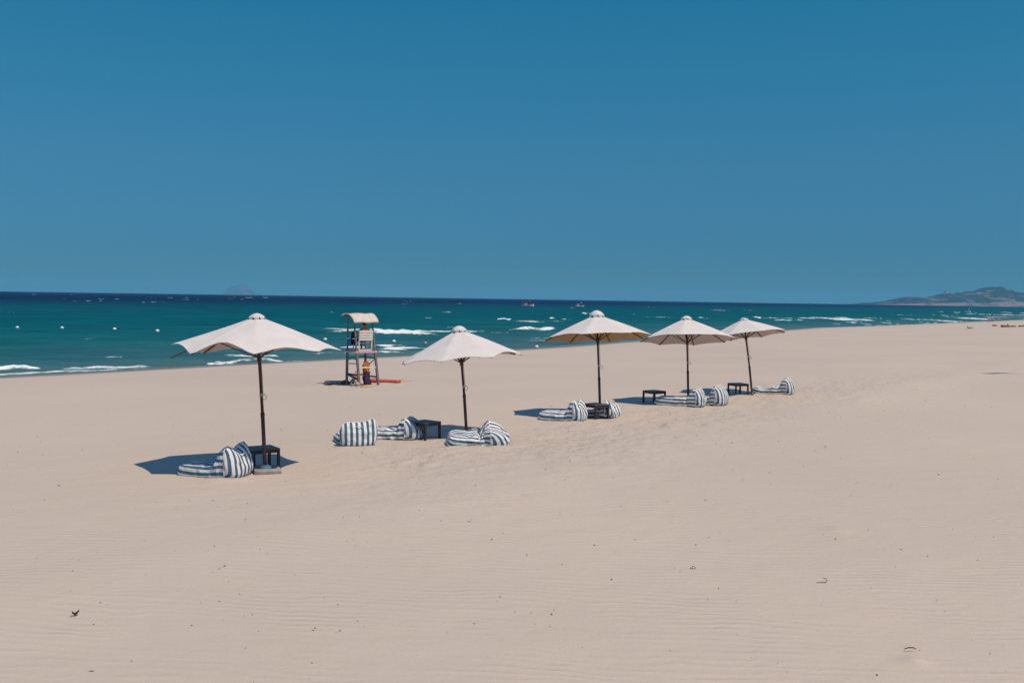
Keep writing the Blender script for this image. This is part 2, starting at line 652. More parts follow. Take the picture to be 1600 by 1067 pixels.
M['metal'] = simple_mat('galvanised_metal', (0.32, 0.31, 0.32), 0.45, 0.5, 0.2, 12, 0.001, metallic=0.4)
M['flag'] = simple_mat('flag_cloth', (0.55, 0.08, 0.06), 0.85, 0.1, 0.1, 5)
M['hill'] = mat_hill('scrub_and_rock', ((0.010, 0.020, 0.014), (0.030, 0.040, 0.028)), (0.20, 0.13, 0.12), 0.016)
M['island'] = mat_hill('island_scrub', ((0.035, 0.055, 0.04), (0.07, 0.08, 0.06)), (0.20, 0.15, 0.14), 0.012)

# ------------------------------------------------------------------ the ground
TX, TY = 0.583, 0.8125          # along the shore
NX, NY = -0.8125, 0.583         # out to sea
SHORE_T = np.array([-4000, 0, 28, 55, 80, 130, 178, 208, 265, 365, 600, 9000.0])
SHORE_N = np.array([55, 55, 55.2, 54.2, 54.2, 58.5, 63.5, 61.5, 58.5, 56.5, 56, 56.0])
PROF_M = np.array([-4000, -40, -37, -32, -26, -15, -8, 0, 10, 60, 300, 12000.0])
PROF_H = np.array([1.5, 1.5, 1.47, 1.30, 1.12, 0.82, 0.46, 0.0, -0.55, -2.0, -5, -20.0])


def shore_n(t):
    return np.interp(t, SHORE_T, SHORE_N) + 0.9 * vnoise(t * 0.06, t * 0 + 3.3, 5)


MOUNDS = []     # (x, y, height, radius)


def ground_h(x, y):
    t = TX * x + TY * y
    n = NX * x + NY * y
    m = n - shore_n(t)
    h = np.interp(m, PROF_M, PROF_H)
    dry = sstep(-2.0, -14.0, m)
    h = h + dry * (0.22 * vnoise(x * 0.045, y * 0.045, 11) + 0.09 * vnoise(x * 0.16 + t * 0.05, y * 0.16, 12))
    # the wind-scoured lip the bags stand behind
    lip = np.exp(-((n - 10.2 - 0.8 * vnoise(t * 0.25, t * 0, 13)) / 1.3) ** 2)
    h = h + 0.07 * lip * dry
    far = np.hypot(x, y)
    h = h - np.where(far > 600, (far ** 2) / (2 * 6.371e6), 0.0)
    for (mx, my, mh, mr) in MOUNDS:
        h = h + mh * np.exp(-((x - mx) ** 2 + (y - my) ** 2) / (mr * mr))
    return h


p_ = at(1428, 1034)
MOUNDS.append((p_.x, p_.y, 0.035, 0.12))
p_ = at(1300, 826)
MOUNDS.append((p_.x + 0.05, p_.y - 0.1, 0.03, 0.16))


# sand heaped against the camera side of each bean bag
for (bx, by) in ((345, 749), (378, 749), (540, 700), (575, 700), (715, 698), (745, 698), (782, 698), (865, 660), (900, 660), (962, 655), (1050, 638), (1085, 638), (1128, 636), (1200, 620), (1234, 620)):
    q_ = at(bx, by)
    MOUNDS.append((q_.x, q_.y - 0.12, 0.045, 0.24))


def angle_list(step_in, half_in, lo, hi, step_out):
    mid = np.arange(-half_in, half_in + 1e-6, step_in)
    left = np.arange(lo, -half_in - 1e-6, step_out)
    right = np.arange(half_in + step_out, hi + 1e-6, step_out)
    return np.radians(np.concatenate([left, mid, right]))


def build_ground():
    an = angle_list(0.11, 33, -178, 182, 2.0)
    r1 = 1.0 / np.linspace(1 / 1.0, 1 / 6.0, 12, endpoint=False)
    b = np.linspace(3.3 * FPX / 6.0, 3.3 * FPX / 700.0, 620)       # even rows over the depth of the view
    r2 = 3.3 * FPX / b
    r3 = np.array([800, 1000, 1400, 2000, 3000, 4500, 6500, 9000.0])
    rr = np.concatenate([[0.05], r1, r2, r3])
    A, RR = np.meshgrid(an, rr, indexing='ij')
    x = RR * np.sin(A)
    y = RR * np.cos(A)
    z = ground_h(x, y)
    t = TX * x + TY * y
    n = NX * x + NY * y
    m = n - shore_n(t)
    # trodden strip along the row of parasols and around the tower
    strip = np.exp(-((n - 12.2) / 2.3) ** 2) * sstep(8, 16, t) * sstep(60, 38, t)
    tw = at(566, 602)
    strip = strip + 0.8 * np.exp(-((x - tw.x) ** 2 + (y - tw.y) ** 2) / 9.0)
    strip = np.clip(strip * (0.35 + 1.3 * (fbm(x * 0.5, y * 0.5, 21) + 0.5)), 0, 1)
    near = RR < 60
    dz = 0.068 * strip * fbm(x * 1.9, y * 1.9, 31, 4)
    dz = dz + 0.012 * fbm(x * 0.9, y * 1.8, 33, 3)
    z = z + np.where(near, dz, 0.0)
    wet = sstep(0.30, 0.12, z + 0.05 * vnoise(t * 0.12, t * 0, 8)) * np.where(m > -20, 1, 0)
    P = np.stack([x, y, z], -1).reshape(-1, 3)
    me = np_mesh('sand', P, grid_quads(len(an), len(rr)))
    add_attr(me, 'wet', wet)
    add_attr(me, 'trodden', strip + 0.10)
    o = link('sand', me, M['sand'], smooth=True)
    set_props(o, 'pale rippled beach sand sloping down to the sea', None, None, 'structure')


build_ground()

# ------------------------------------------------------------------ the sea
# breakers and white caps: both ends and thickness (in photo pixels, turned into places on the water)
FOAM = [
    (88, 575, 240, 573.5, 8, 1.0, 0.35), (-30, 578.5, 70, 576.5, 7, 0.9, 0.3), (160, 557.5, 193, 557, 2.5, 0.7, 0.15),
    (330, 566, 445, 563.5, 5, 0.85, 0.25), (345, 557.5, 442, 557.5, 3, 0.75, 0.2), (320, 569, 372, 567.5, 3, 0.7, 0.15),
    (583, 520.5, 697, 516, 8.5, 1.0, 0.45), (534, 516, 560, 518.5, 5, 0.9, 0.2), (728, 516, 752, 515, 4, 0.85, 0.2),
    (592, 541, 622, 539.5, 4, 0.85, 0.15), (598, 545.5, 650, 542, 4.5, 0.9, 0.2), (588, 550, 618, 549, 4, 0.8, 0.15),
    (480, 553, 560, 551, 4, 0.8, 0.15), (540, 541, 575, 543, 4, 0.8, 0.15), (440, 567, 480, 565, 3, 0.6, 0.1),
    (776, 498, 800, 499, 3.5, 0.95, 0.3), (808, 512.5, 870, 514, 6, 1.0, 0.4), (806, 502, 862, 500.5, 3, 0.7, 0.2),
    (764, 519, 800, 520, 3, 0.75, 0.15), (836, 526, 850, 525.5, 3, 0.7, 0.1), (835, 531.5, 848, 532.5, 3, 0.8, 0.1),
    (873, 499, 893, 499, 3, 0.9, 0.25), (908, 489.5, 921, 490, 3, 0.9, 0.25), (858, 496.5, 868, 496.5, 2, 0.8, 0.2),
    (700, 512, 730, 513, 2, 0.5, 0.1), (756, 547, 800, 548, 2.5, 0.6, 0.1), (900, 541, 925, 540, 2, 0.6, 0.1),
    (1010, 495, 1018, 495.5, 2, 0.85, 0.2), (1025, 495.5, 1042, 496, 3, 0.95, 0.25), (1027, 502.5, 1034, 503, 2.2, 0.8, 0.2),
    (1092, 497, 1100, 497, 2.5, 0.85, 0.2), (1120, 484.5, 1130, 485, 2.5, 0.9, 0.2), (1012, 480, 1016, 480, 2, 0.8, 0.1),
    (1168, 484.5, 1172, 484.5, 2, 0.7, 0.1), (1178, 495.5, 1189, 496, 3, 0.95, 0.2), (985, 491.5, 992, 491.5, 2, 0.7, 0.1),
    (1199, 496.5, 1232, 497.5, 3, 0.95, 0.25), (1210, 499.5, 1250, 501, 3.5, 0.9, 0.25), (1245, 497, 1300, 498, 3.2, 1.0, 0.25),
    (1290, 498.5, 1356, 499.5, 3.2, 1.0, 0.25), (1260, 496.5, 1330, 496.8, 2.5, 0.8, 0.2), (1358, 497, 1371, 497, 2.5, 0.9, 0.2),
    (1320, 503.5, 1340, 504.5, 2.8, 0.9, 0.2), (1335, 502, 1348, 502, 2.2, 0.8, 0.1), (1350, 507, 1363, 507, 2.5, 0.8, 0.1),
    (1378, 505, 1393, 504.3, 2.8, 0.9, 0.15), (1380, 501, 1388, 501.5, 2, 0.7, 0.1), (1418, 499, 1432, 499, 2.8, 0.95, 0.2),
    (1400, 492, 1413, 492, 2.2, 0.85, 0.15), (1414, 491.7, 1420, 491.7, 2.2, 0.85, 0.1), (1441, 499, 1468, 500.5, 3, 0.95, 0.2),
    (1462, 502.5, 1500, 501.5, 4, 0.9, 0.2), (1470, 493, 1482, 493, 2.2, 0.9, 0.15), (1487, 487.8, 1497, 487.8, 2.6, 0.95, 0.2),
    (1491, 496, 1505, 496, 2.8, 0.95, 0.2), (1517, 490.5, 1536, 491.2, 2.8, 1.0, 0.2), (1500, 498, 1560, 498, 3.2, 1.0, 0.25),
    (1548, 494, 1560, 494, 1.8, 0.7, 0.1), (1560, 492, 1620, 492.5, 2.4, 0.95, 0.2), (1530, 495.5, 1600, 495.5, 1.8, 0.8, 0.1),
    (1570, 488, 1584, 488, 1.8, 0.85, 0.1), (1590, 489, 1620, 490, 2.0, 0.9, 0.1), (1490, 503, 1515, 502.5, 2.2, 0.8, 0.1),
    (1596, 499, 1640, 499, 2, 0.9, 0.1), (1440, 504, 1456, 503.5, 2, 0.8, 0.1), (1300, 506, 1316, 506, 2, 0.75, 0.1),
    (14, 488, 22, 488, 2, 0.7, 0.1), (140, 470, 147, 470, 2.2, 0.9, 0.1), (168, 467, 176, 467, 2.2, 0.9, 0.1),
    (236, 472, 246, 472, 2.2, 0.9, 0.1), (272, 465, 280, 465.5, 2, 0.9, 0.1), (284, 468, 298, 468, 1.8, 0.7, 0.1),
    (398, 464.8, 408, 465, 2.2, 0.95, 0.1), (370, 467.5, 378, 467.5, 1.8, 0.8, 0.1), (452, 480, 458, 480.5, 2, 0.8, 0.1),
    (130, 527, 143, 527.5, 2.5, 0.6, 0.1), (72, 460, 80, 460, 1.6, 0.7, 0.1), (106, 467, 110, 467, 1.6, 0.7, 0.1),
    (514, 487, 520, 487, 2, 0.8, 0.1), (636, 471, 641, 471, 1.8, 0.8, 0.1), (630, 475, 634, 475, 1.6, 0.7, 0.1),
    (716, 474, 721, 474.4, 1.8, 0.7, 0.1), (890, 481, 897, 480, 1.8, 0.6, 0.1), (690, 487, 706, 487.5, 1.8, 0.6, 0.1),
    (1450, 487, 1456, 487, 1.8, 0.6, 0.1), (560, 480, 566, 480, 1.6, 0.6, 0.1), (664, 497, 676, 497, 1.6, 0.5, 0.1),
]


def build_sea():
    an = angle_list(0.06, 31, -152, 48, 1.2)
    K = CAM_Z * FPX
    b = np.concatenate([np.linspace(K / 38.0, K / 300.0, 300, endpoint=False), np.linspace(K / 300.0, K / 1500.0, 60, endpoint=False),
                        np.linspace(K / 1500.0, K / 9500.0, 14)])
    rr = K / b
    A, RR = np.meshgrid(an, rr, indexing='ij')
    x = RR * np.sin(A)
    y = RR * np.cos(A)
    t = TX * x + TY * y
    n = NX * x + NY * y
    m = n - shore_n(t)
    cell = np.gradient(rr)[None, :] * np.ones_like(RR)
    z = np.zeros_like(RR)
    wx = fbm(x * 0.02, y * 0.02, 41, 3)
    for lam, amp, deg, sd in ((26, 0.13, 100, 1), (17, 0.10, 84, 2), (11, 0.085, 108, 3), (7.3, 0.06, 76, 4), (4.6, 0.04, 112, 5), (3.1, 0.025, 92, 6)):
        kx = math.cos(R(deg))
        ky = math.sin(R(deg))
        ph = (kx * x + ky * y) * 2 * math.pi / lam + wx * 5.0 + 7 * fbm(x / (lam * 4), y / (lam * 4), 50 + sd, 2)
        s = 1 - np.abs(np.sin(ph * 0.5)) * 2
        env = 0.35 + 1.3 * np.clip(vnoise(x / (lam * 2.6), y / (lam * 1.6), 60 + sd) + 0.5, 0, 1)
        z += amp * s * env * sstep(lam * 0.55, lam * 0.2, cell)
    z *= 0.25 + 0.75 * sstep(2, 30, m)
    foam = np.zeros_like(RR)
    for (x0, y0, x1, y1, th, st, hh) in FOAM:
        a = at_z(x0, y0, 0.0)
        c = at_z(x1, y1, 0.0)
        if a.y > 220:
            ym = 0.5 * (a.y + c.y)
            a, c = at_depth(x0, y0, ym), at_depth(x1, y1, ym)
            a.z = c.z = 0.0
        d = (c - a)
        L = d.length
        d.normalize()
        dist = 0.5 * (a.y + c.y)
        wdt = max(0.30, 0.26 * th * dist * dist / K)
        u = (x - a.x) * d.x + (y - a.y) * d.y
        v = -(x - a.x) * d.y + (y - a.y) * d.x
        v = v + 0.35 * wdt * np.sin(u * 2 * math.pi / max(L * 0.7, 1)) + 0.5 * wdt * vnoise(u * 2.2 / max(L, 1) * 4, u * 0 + x0, 71)
        end = sstep(-0.03 * L, 0.12 * L, u) * sstep(1.03 * L, 0.85 * L, u)
        e = np.exp(-(v / wdt) ** 2) * end * st * np.clip(0.95 + 0.9 * vnoise(u * 0.35, u * 0 + y0, 74), 0.4, 1.15)
        foam = np.maximum(foam, e)
        rag = np.clip(0.75 + 1.6 * fbm(u * 0.8, u * 0 + y0, 73, 3), 0.1, 2.0)
        z = z + hh * 0.62 * rag * np.exp(-((v - 0.3 * wdt) / (wdt * 1.1)) ** 2) * end
    # thin wash where the water meets the sand
    wash = np.exp(-((m - 1.2 - 1.6 * vnoise(t * 0.11, t * 0 + 9, 81)) / 0.9) ** 2)
    gate = sstep(-0.12, 0.25, vnoise(t * 0.045, t * 0 + 2, 82) + 0.15)
    foam = np.maximum(foam, wash * 0.62 * gate)
    z = z - np.where(RR > 500, RR ** 2 / (2 * 6.371e6), 0)
    P = np.stack([x, y, z], -1).reshape(-1, 3)
    me = np_mesh('sea', P, grid_quads(len(an), len(rr)))
    add_attr(me, 'offshore', np.maximum(m, 0))
    add_attr(me, 'foam', foam)
    o = link('sea', me, M['sea'], smooth=True)
    set_props(o, 'blue green sea with breaking waves and white caps', None, None, 'structure')


build_sea()


# ------------------------------------------------------------------ far land
def far_land(name, label, pts, dist, depth, mat, base_z, seed, rough, low):
    """ridge line given in photo pixels at a distance, built as a real hill with a front and a back"""
    px = np.array([p[0] for p in pts], float)
    tops = [at_depth(p[0], p[1], dist) for p in pts]
    xs = np.array([p.x for p in tops])
    zs = np.array([p.z for p in tops]) - base_z
    nx, ny = 700, 60
    X = np.linspace(xs[0], xs[-1], nx)
    Z = np.interp(X, xs, zs)
    Z = Z * (1 + 0.05 * fbm(X / (depth * 0.06), X * 0 + 0.5, seed + 2, 3)) + Z.max() * 0.03 * fbm(X / (depth * 0.025), X * 0, seed + 3, 2)
    P = np.zeros((nx, ny, 3))
    lowl = np.zeros((nx, ny))
    for j in range(ny):
        v = j / (ny - 1) * 2 - 1
        prof = (1 - abs(v) ** 1.6) if v < 0 else (1 - v ** 2)
        yy = dist + v * depth
        s = 300.0 if depth > 310 else 105.0
        ns = fbm(X / s, np.full(nx, yy / s), seed, 5)
        hz = Z * prof * (1 + rough * ns * (1 - prof * 0.75)) + Z.max() * 0.05 * fbm(X / (s * 0.22), np.full(nx, yy / (s * 0.22)), seed + 5, 4) * min(1, (1 - abs(v)) * 4)
        hz = np.minimum(hz, Z * (0.985 if v < -0.05 or v > 0.05 else 1.0))
        P[:, j, 0] = X
        P[:, j, 1] = yy
        P[:, j, 2] = base_z + np.maximum(hz, -6 if abs(v) < 0.99 else -20)
        lowl[:, j] = 1.0 if v < -low - 0.05 * math.sin(j) else 0.0
    me = np_mesh(name, P.reshape(-1, 3), grid_quads(nx, ny)[:, ::-1])
    add_attr(me, 'lowland', lowl)
    o = link(name, me, mat, smooth=True)
    set_props(o, label, None, None, 'structure')
    return o


far_land('headland', 'hilly green headland with bare pinkish slopes at the far right horizon',
         [(1325, 476), (1343, 474.6), (1360, 473.2), (1385, 470.5), (1400, 466.5), (1413, 464.2), (1427, 463), (1440, 464.5), (1452, 465), (1458, 462),
          (1470, 457.5), (1478, 456.5), (1492, 456.5), (1510, 455.2), (1535, 454.5), (1545, 450), (1553, 448), (1562, 449), (1575, 452), (1592, 456.5),
          (1605, 456), (1640, 455), (1690, 447), (1760, 452), (1850, 462), (1950, 478)],
         6800, 330, M['hill'], -4, 101, 1.0, 0.86)
far_land('island', 'faint bluish island on the horizon at left',
         [(349, 461), (353, 457), (357, 451), (362, 447.5), (366, 446.8), (373, 446.2), (378, 444.8), (382, 445.4), (386, 448.2), (391, 451.5), (395, 456), (401, 458.5), (408, 461)],
         19000, 300, M['island'], -30, 131, 0.6, 2.0)
ht = at_depth(1478, 457.0, 6800)
hb = thing('hilltop_building', 'tiny pale building on the ridge of the far headland', 'building', (ht.x, 6800, ht.z - 4))
MB().box((0, 0, 6), (22, 16, 14)).build('wall', M['hull_white'], hb)
MB().lathe([(16, 13), (9, 18), (3, 22), (0.1, 24)], 4).build('roof', M['driftwood'], hb)

# haze: one box of thin, even air round everything
hz = MB().box((0, 3000, 85), (70000, 44000, 250))
k = bpy.data.materials.new('sea_haze')
k.use_nodes = True
k.node_tree.nodes.clear()
ko = k.node_tree.nodes.new('ShaderNodeOutputMaterial')
kv = k.node_tree.nodes.new('ShaderNodeVolumePrincipled')
kv.inputs['Color'].default_value = (0.24, 0.70, 1.0, 1)
kv.inputs['Density'].default_value = 7.0e-5
kv.inputs['Anisotropy'].default_value = 0.0
k.node_tree.links.new(kv.outputs[0], ko.inputs['Volume'])
hz_ob = hz.build('haze', k)
set_props(hz_ob, 'thin bluish sea haze in the air', None, None, 'stuff')


# ------------------------------------------------------------------ parasols
def parasol(base_px, top_px, lean_deg, Rad, drop, psi0, hem, label, seed, level=0.0, lining='lining', bare_rib=None, slab=False,
            cap_r=0.20, cap_h=0.15, flap=0.0, gores=(1,) * 8, lift=0.0):
    rs = random.Random(seed)
    base = at(*base_px)
    Ht = 2.75
    top = at_depth(top_px[0], top_px[1], base.y + Ht * math.tan(R(lean_deg)))
    root = thing('parasol', label, 'parasol', base, 0, 'white canvas parasols in a row on the sand')
    axis_top = top - base                       # local
    psi0 = psi0 + math.degrees(math.atan2(-base.x, base.y))
    ax = axis_top.normalized()
    up = (ax * (1 - level) + Vector((0, ax.y, 1)).normalized() * level).normalized()
    # canopy frame: e1 to the right, e2 towards the camera
    e2 = Vector((0, -1, 0))
    e2 = (e2 - up * e2.dot(up)).normalized()
    e1 = up.cross(e2).normalized() * -1
    if e1.x < 0:
        e1 = -e1
    apex = axis_top - up * cap_h
    NS = 12         # columns per gore
    NRr = 18
    s_in = 0.10
    rows = []
    lobes = [rs.uniform(-1, 1) for _ in range(8)]
    for c in range(8 * NS):
        psi = psi0 + c * 45.0 / NS
        g = (c % NS) / NS
        mid = math.cos(R((g - 0.5) * 45))
        chord = math.cos(R(22.5)) / mid
        gi = c // NS
        k_mid = math.sin(math.pi * g)
        col = []
        for j in range(NRr):
            s = s_in + (1 - s_in) * j / (NRr - 1)
            q = s ** 3
            rad = Rad * s * (1 + (chord - 1) * (0.15 + 0.85 * s ** 2)) * (1 - 0.035 * k_mid * q)
            zz = -drop * (0.88 * s + 0.12 * s * s)
            zz += hem * gores[gi] * (0.95 + 0.18 * lobes[gi]) * k_mid ** 1.3 * q - 0.028 * k_mid * math.sin(math.pi * s)
            zz += lift * math.exp(-(((psi + 78 + 180) % 360 - 180) / 33.0) ** 2) * s ** 1.6
            # loose cloth: small wrinkles running down from the rim corners
            wr = 0.0025 * math.sin(g * 31 + gi * 3.1 + s * 5) * q + 0.012 * math.sin(s * 17 + gi * 2.3) * k_mid * s
            corner = math.exp(-(min(g, 1 - g) / 0.16) ** 2)
            wr += 0.005 * corner * math.sin(s * 60) * q * flap
            zz += wr + flap * 0.03 * lobes[(gi + 3) % 8] * k_mid * q
            a = R(psi)
            p = apex + e1 * (math.sin(a) * rad) + e2 * (math.cos(a) * rad) + up * zz
            col.append(tuple(p))
        rows.append(col)
    P = np.array(rows)
    mb = MB().grid(P, wrap_u=True)
    can = mb.build('canopy', M['canvas'], root, True)
    # the turned-over hem, a narrow band just inside the edge
    lin = P.copy()
    off = np.array(up) * 0.009
    lin = lin - off
    ctr = np.array(apex)
    lin[:, -1] = ctr + (lin[:, -1] - ctr) * 0.9985
    lo = MB().grid(lin, wrap_u=True)
    lo.f = [f[::-1] for f in lo.f]
    lo.build('lining', M[lining], root, True)
    # vent cap on top: small domed canopy standing off the main one on eight short legs of cloth
    prof = [(0.01, cap_h), (cap_r * 0.35, cap_h * 0.95), (cap_r * 0.65, cap_h * 0.78), (cap_r * 0.88, cap_h * 0.45), (cap_r * 0.98, cap_h * 0.18), (cap_r * 1.04, -0.03)]
    pts = []
    n = 48
    zc = -drop * 0.88 * (cap_r / Rad)
    for i in range(n):
        a = 2 * math.pi * i / n + R(psi0)
        lobe = 0.5 - 0.5 * math.cos(8 * (2 * math.pi * i / n))
        col = []
        for j, (r0, z0) in enumerate(prof):
            rr2 = r0 * (1 + 0.05 * lobe * (j / 5))
            z1 = z0 + (0.055 * lobe ** 6 if j == 5 else (0.008 * lobe if j == 4 else 0)) + zc * 0.75 * (j / 5)
            col.append(tuple(apex + e1 * math.sin(a) * rr2 + e2 * math.cos(a) * rr2 + up * z1))
        pts.append(col)
    MB().grid(np.array(pts), wrap_u=True).build('vent_cap', M['canvas'], can, True, thick=0.006)
    dark = []
    for i in range(24):
        a = 2 * math.pi * i / 24
        dark.append([tuple(apex + (e1 * math.sin(a) + e2 * math.cos(a)) * (cap_r * 0.80) + up * (z1 + zc)) for z1 in (-0.0, 0.07)])
    MB().grid(np.array(dark), wrap_u=True).build('vent_gap_shade', M['black_cloth'], can, True)  # black band standing in for the shade inside the vent gaps
    # pole: lower sleeve, upper pole
    d_all = axis_top
    cut = 0.36
    b0 = Vector((0, 0, -0.25))
    lowp = MB().tube([b0, d_all * cut], 0.036, 14).build('pole_sleeve', M['pole_low'], root, True)
    MB().tube([d_all * (cut - 0.005), apex - up * 0.02], 0.029, 14).build('pole', M['pole'], root, True)
    MB().tube([d_all * (cut - 0.012), d_all * (cut + 0.012)], 0.040, 14).build('pole_ferrule', M['pole'], root, True)
    # hub at the top, runner below, ribs and struts
    hub_p = apex - up * (0.10 + 0.88 * drop * 0.04)
    MB().tube([hub_p - up * 0.05, hub_p + up * 0.05], [0.055, 0.065], 12).build('hub', M['rib'], root, False)
    run_p = d_all * ((axis_top - up * (drop + 0.20)).length / axis_top.length)
    run_p = ax * (axis_top.length - cap_h - drop - 0.10)
    MB().tube([run_p - ax * 0.05, run_p + ax * 0.04], [0.048, 0.042], 12).build('runner', M['rib'], root, False)
    for i in range(8):
        a = R(psi0 + 45 * i)
        dr = e1 * math.sin(a) + e2 * math.cos(a)

        def on(s, dz=-0.022):
            lf = lift * math.exp(-(((psi0 + 45 * i + 78 + 180) % 360 - 180) / 33.0) ** 2) * s ** 1.6
            return apex + dr * (Rad * s) + up * (-drop * (0.88 * s + 0.12 * s * s) + dz + lf)
        if bare_rib is not None and i == bare_rib:
            st = on(0.06, -0.06)
            en = at_depth(266.5, 559.5, base.y - 0.25) - base
            rb = MB().bar(st, en, 0.034, 0.026).build('rib', M['rib_bare'], root)
            rb['label'] = 'bare rib that has slipped out of its canvas pocket and pokes past the hem'
            MB().bar(run_p, st.lerp(en, 0.5), 0.024, 0.02).build('strut', M['rib'], root)
        else:
            mbr = MB()
            ss = [0.06, 0.4, 0.7, 0.985]
            for q in range(3):
                mbr.bar(on(ss[q]), on(ss[q + 1]), 0.028, 0.024)
            mbr.build('rib', M['rib'], root)
            MB().bar(run_p, on(0.50, -0.035), 0.024, 0.02).build('strut', M['rib'], root)
    # pulling cord: from the hub down the pole to a cleat
    sd = Vector((0.036, -0.03, 0))
    cpts = [run_p + sd, ax * (run_p.length * 0.86) + sd * 1.25, ax * (run_p.length * 0.70) + sd * 1.1]
    for q in range(9):
        aa = q / 8 * 2 * math.pi
        cpts.append(ax * (run_p.length * 0.66) + sd + Vector((0.03 + 0.035 * math.sin(aa), -0.01, 0.05 * math.cos(aa))))
    MB().tube(cpts, 0.006, 6).build('cord', M['rope_pale'], root, True)
    cl = ax * (run_p.length * 0.68) + Vector((0.0, -0.03, 0))
    MB().box(tuple(cl), (0.05, 0.045, 0.07)).build('cleat', M['metal'], root, bevel=0.008)
    if slab:
        rot = Euler((R(1.5), R(2), R(20))).to_matrix()
        sl = MB().box((0.02, -0.02, 0.035), (0.50, 0.50, 0.085), rot)
        so = sl.build('base_slab', M['concrete'], root, bevel=0.018)
        MB().lathe([(0.10, 0.05), (0.10, 0.105), (0.075, 0.118), (0.045, 0.14), (0.036, 0.14)], 20).build('collar', M['buoy'], root, True)
    else:
        MB().tube([Vector((0, 0, -0.12)), ax * 0.10], [0.046, 0.043], 14).build('collar', M['grey_wood'], root, True)
        kb = ax * 0.085 + Vector((0.055, -0.01, 0))
        MB().tube([kb + Vector((-0.02, 0, 0)), kb + Vector((0.03, 0, 0))], 0.026, 10).build('clamp_knob', M['black_cloth'], root, True)
    return root


parasol((415.5, 737), (401, 489.5), 2.6, 1.56, 0.70, -2, 0.16, 'nearest white parasol, one bare rib poking past its left hem, on a concrete slab', 1,
        level=0.35, bare_rib=6, slab=True, cap_h=0.05, cap_r=0.145, flap=1.0, gores=(0.9, 0.25, 0.5, 0.5, 0.5, 0.5, 0.15, 1.1), lift=0.22)
parasol((730.5, 681), (716.5, 509), 2.5, 1.50, 0.71, -17, 0.07, 'low wavy-hemmed white parasol right of the lifeguard tower, pole behind a slumped striped bag', 2, cap_h=0.08, cap_r=0.17, flap=0.6)
parasol((938.5, 652), (932, 485), 7.5, 1.55, 0.65, -13, 0.04, 'white parasol with a tan brown underside, its pole rising behind the middle dark table', 3, lining='canvas_tan', cap_h=0.12, cap_r=0.20)
parasol((1076, 632), (1072.5, 493.5), 9.5, 1.55, 0.71, -8, 0.03, 'white parasol with a pale grey underside between the tan-lined parasol and the farthest one', 4, cap_h=0.07, cap_r=0.17)
parasol((1176.5, 617.5), (1161.5, 496.5), 8.0, 1.48, 0.60, -22, 0.03, 'farthest white parasol, leaning left, at the right end of the row', 5, cap_h=0.045, cap_r=0.15)


